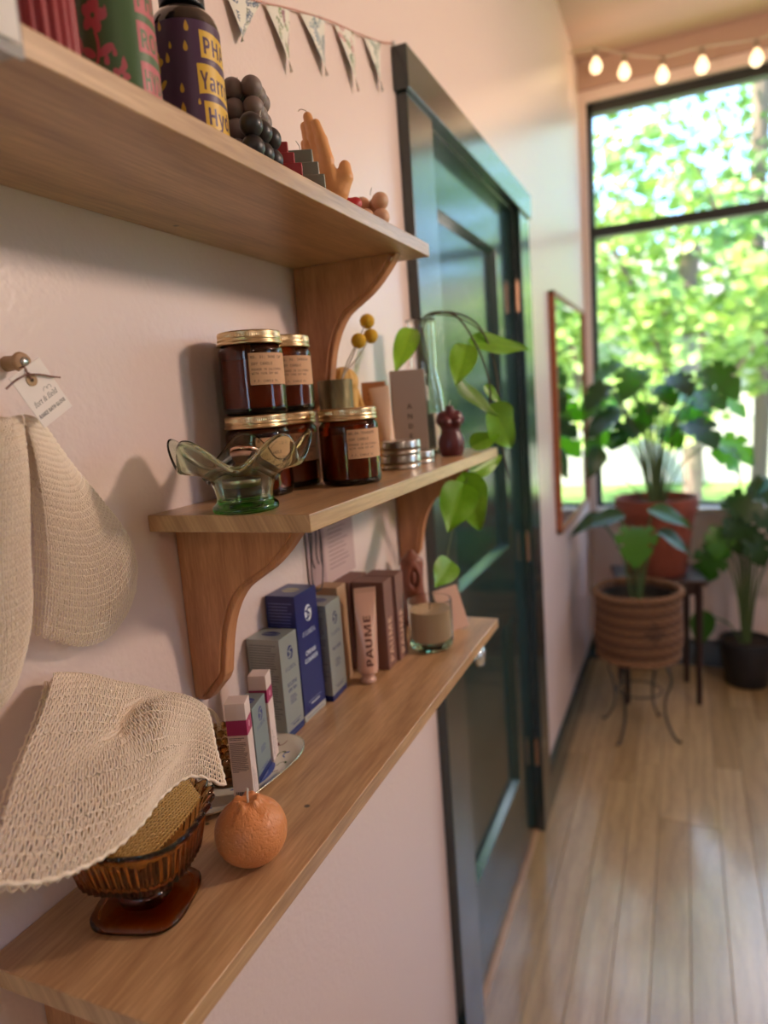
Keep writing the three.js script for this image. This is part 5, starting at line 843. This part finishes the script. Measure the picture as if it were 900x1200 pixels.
// ---------------------------------------------------------------- outdoors
{
  const gt = dataTex(256, 256, (u, v) => { const n = 0.5 * vn(u * 12, v * 12, 12, 12, 90) + 0.5 * vn(u * 60, v * 60, 60, 60, 91); return [mix(0.30, 0.48, n), mix(0.44, 0.62, n), mix(0.20, 0.32, n)]; });
  const gr = part('lawn', new THREE.PlaneGeometry(60, 60).rotateX(-Math.PI / 2).translate(0, -0.45, 0), std(0xffffff, 1, { map: rep(gt, 20, 20) }), scene); gr.userData.kind = 'structure'; gr.name = 'ground';
  const pv = part('pavement', box(40, 0.06, 3.2, 0, -0.41, -8.2), std(lin(0.50, 0.47, 0.44), 0.9), scene); pv.userData.kind = 'structure';
  const leafQ = (() => { const g = new THREE.BufferGeometry(); g.setAttribute('position', new THREE.Float32BufferAttribute([0, 0, 0, 0.5, 0.12, 0.45, -0.5, 0.12, 0.45, 0, 0, 1.1], 3)); g.setAttribute('uv', new THREE.Float32BufferAttribute([0.5, 0, 1, 0.5, 0, 0.5, 0.5, 1], 2)); g.setIndex([0, 3, 1, 0, 2, 3]); g.computeVertexNormals(); return g; })();
  const lm = new THREE.MeshPhysicalMaterial({ color: 0xffffff, roughness: 0.5, transmission: 0.4, thickness: 0, side: THREE.DoubleSide });
  const bark = std(lin(0.16, 0.12, 0.09), 0.95);
  function tree(label, x, z, h, R, n, hue, seed, low = 0.3) {
    const g = thing('tree', label, 'tree', [x, -0.45, z], 0, 'trees outside the window'), r = rng(seed), blobs = [];
    const limbs = [tube([[0, 0, 0], [0.05, h * 0.25, 0.02], [-0.04, h * 0.5, 0], [0.03, h * 0.85, 0.03]], 0.11, 12, 8)];
    for (let i = 0; i < 16; i++) { const a = r() * TAU, q = R * (0.25 + 0.7 * r()), y = h * (low + (1 - low) * r()); blobs.push([Math.cos(a) * q, y, Math.sin(a) * q, R * (0.28 + 0.2 * r())]); if (i < 8) limbs.push(tube([[0, h * 0.3, 0], [Math.cos(a) * q * 0.5, mix(h * 0.3, y, 0.6), Math.sin(a) * q * 0.5], [Math.cos(a) * q, y, Math.sin(a) * q]], 0.03, 8, 5)); }
    part('trunk', limbs, bark, g);
    const m = new THREE.InstancedMesh(leafQ, lm, n); m.name = 'foliage'; m.userData.kind = 'stuff'; m.castShadow = m.receiveShadow = true;
    const q = new THREE.Quaternion(), e = new THREE.Euler(), mt = new THREE.Matrix4(), c = new THREE.Color();
    for (let i = 0; i < n; i++) {
      const b = blobs[Math.floor(r() * blobs.length)], a = r() * TAU, s = Math.acos(2 * r() - 1), k = b[3] * Math.cbrt(r()) * 1.05, L = 0.10 + 0.09 * r();
      q.setFromEuler(e.set((r() - 0.5) * 2.4 + 0.6, r() * TAU, (r() - 0.5) * 1.6));
      mt.compose(V(b[0] + Math.sin(s) * Math.cos(a) * k, Math.max(0.1, b[1] + Math.cos(s) * k * 0.8), b[2] + Math.sin(s) * Math.sin(a) * k), q, V(L, L, L)); m.setMatrixAt(i, mt);
      const t = r(); m.setColorAt(i, c.setRGB(mix(0.13, 0.34, t) * hue[0], mix(0.27, 0.52, t) * hue[1], mix(0.05, 0.12, t) * hue[2]));
    }
    g.add(m);
  }
  tree('leafy lime tree straight beyond the window by the wall corner', -1.2, -10.5, 6.4, 2.0, 2600, [1.1, 1.1, 1], 101);
  tree('broad green tree beyond the middle of the window', 1.5, -11.5, 7.5, 2.2, 2700, [0.9, 1, 1.1], 102);
  tree('low yellow-green tree in front of the taller ones', 0.55, -9.0, 4.2, 1.35, 1300, [1.25, 1.12, 1.0], 103, 0.35);
  tree('tall blue-green tree on the far side of the pavement', 4.2, -12.5, 8.0, 2.5, 2900, [0.8, 0.95, 1.4], 104);
  tree('spreading green tree towards the corner of the lot', 6.6, -9.5, 6.0, 2.2, 2600, [1, 1, 1], 105);
  tree('dark green tree standing left of the lime tree', -4.6, -11.5, 7.5, 2.4, 2600, [0.8, 0.9, 1], 106);
  tree('small pale tree at the edge of the pavement', 2.7, -9.2, 3.4, 1.1, 1100, [1.3, 1.15, 1.2], 107, 0.4);
  const h = thing('neighbour_house', 'pale clapboard house glimpsed behind the trees', 'house', [0.8, -0.45, -17.5]);
  const sid = std(lin(0.62, 0.60, 0.56), 0.8);
  part('wall', box(11, 3.2, 5, 0, 1.6, 0), sid, h);
  part('roof', new ConvexGeometry([V(-5.8, 3.2, 2.9), V(5.8, 3.2, 2.9), V(-5.8, 3.2, -2.9), V(5.8, 3.2, -2.9), V(-5.8, 5.0, 0), V(5.8, 5.0, 0)]), std(lin(0.20, 0.19, 0.2), 0.9), h);
  for (const x of [-3.6, -1.2, 1.4, 3.8]) { const wd = part('window', box(1.1, 1.3, 0.06, x, 1.9, 2.52), std(lin(0.75, 0.75, 0.73), 0.6), h); part('pane', box(0.94, 1.14, 0.02, x, 1.9, 2.56), std(lin(0.06, 0.09, 0.13), 0.1), wd); }
}
renderer.render(scene, camera);
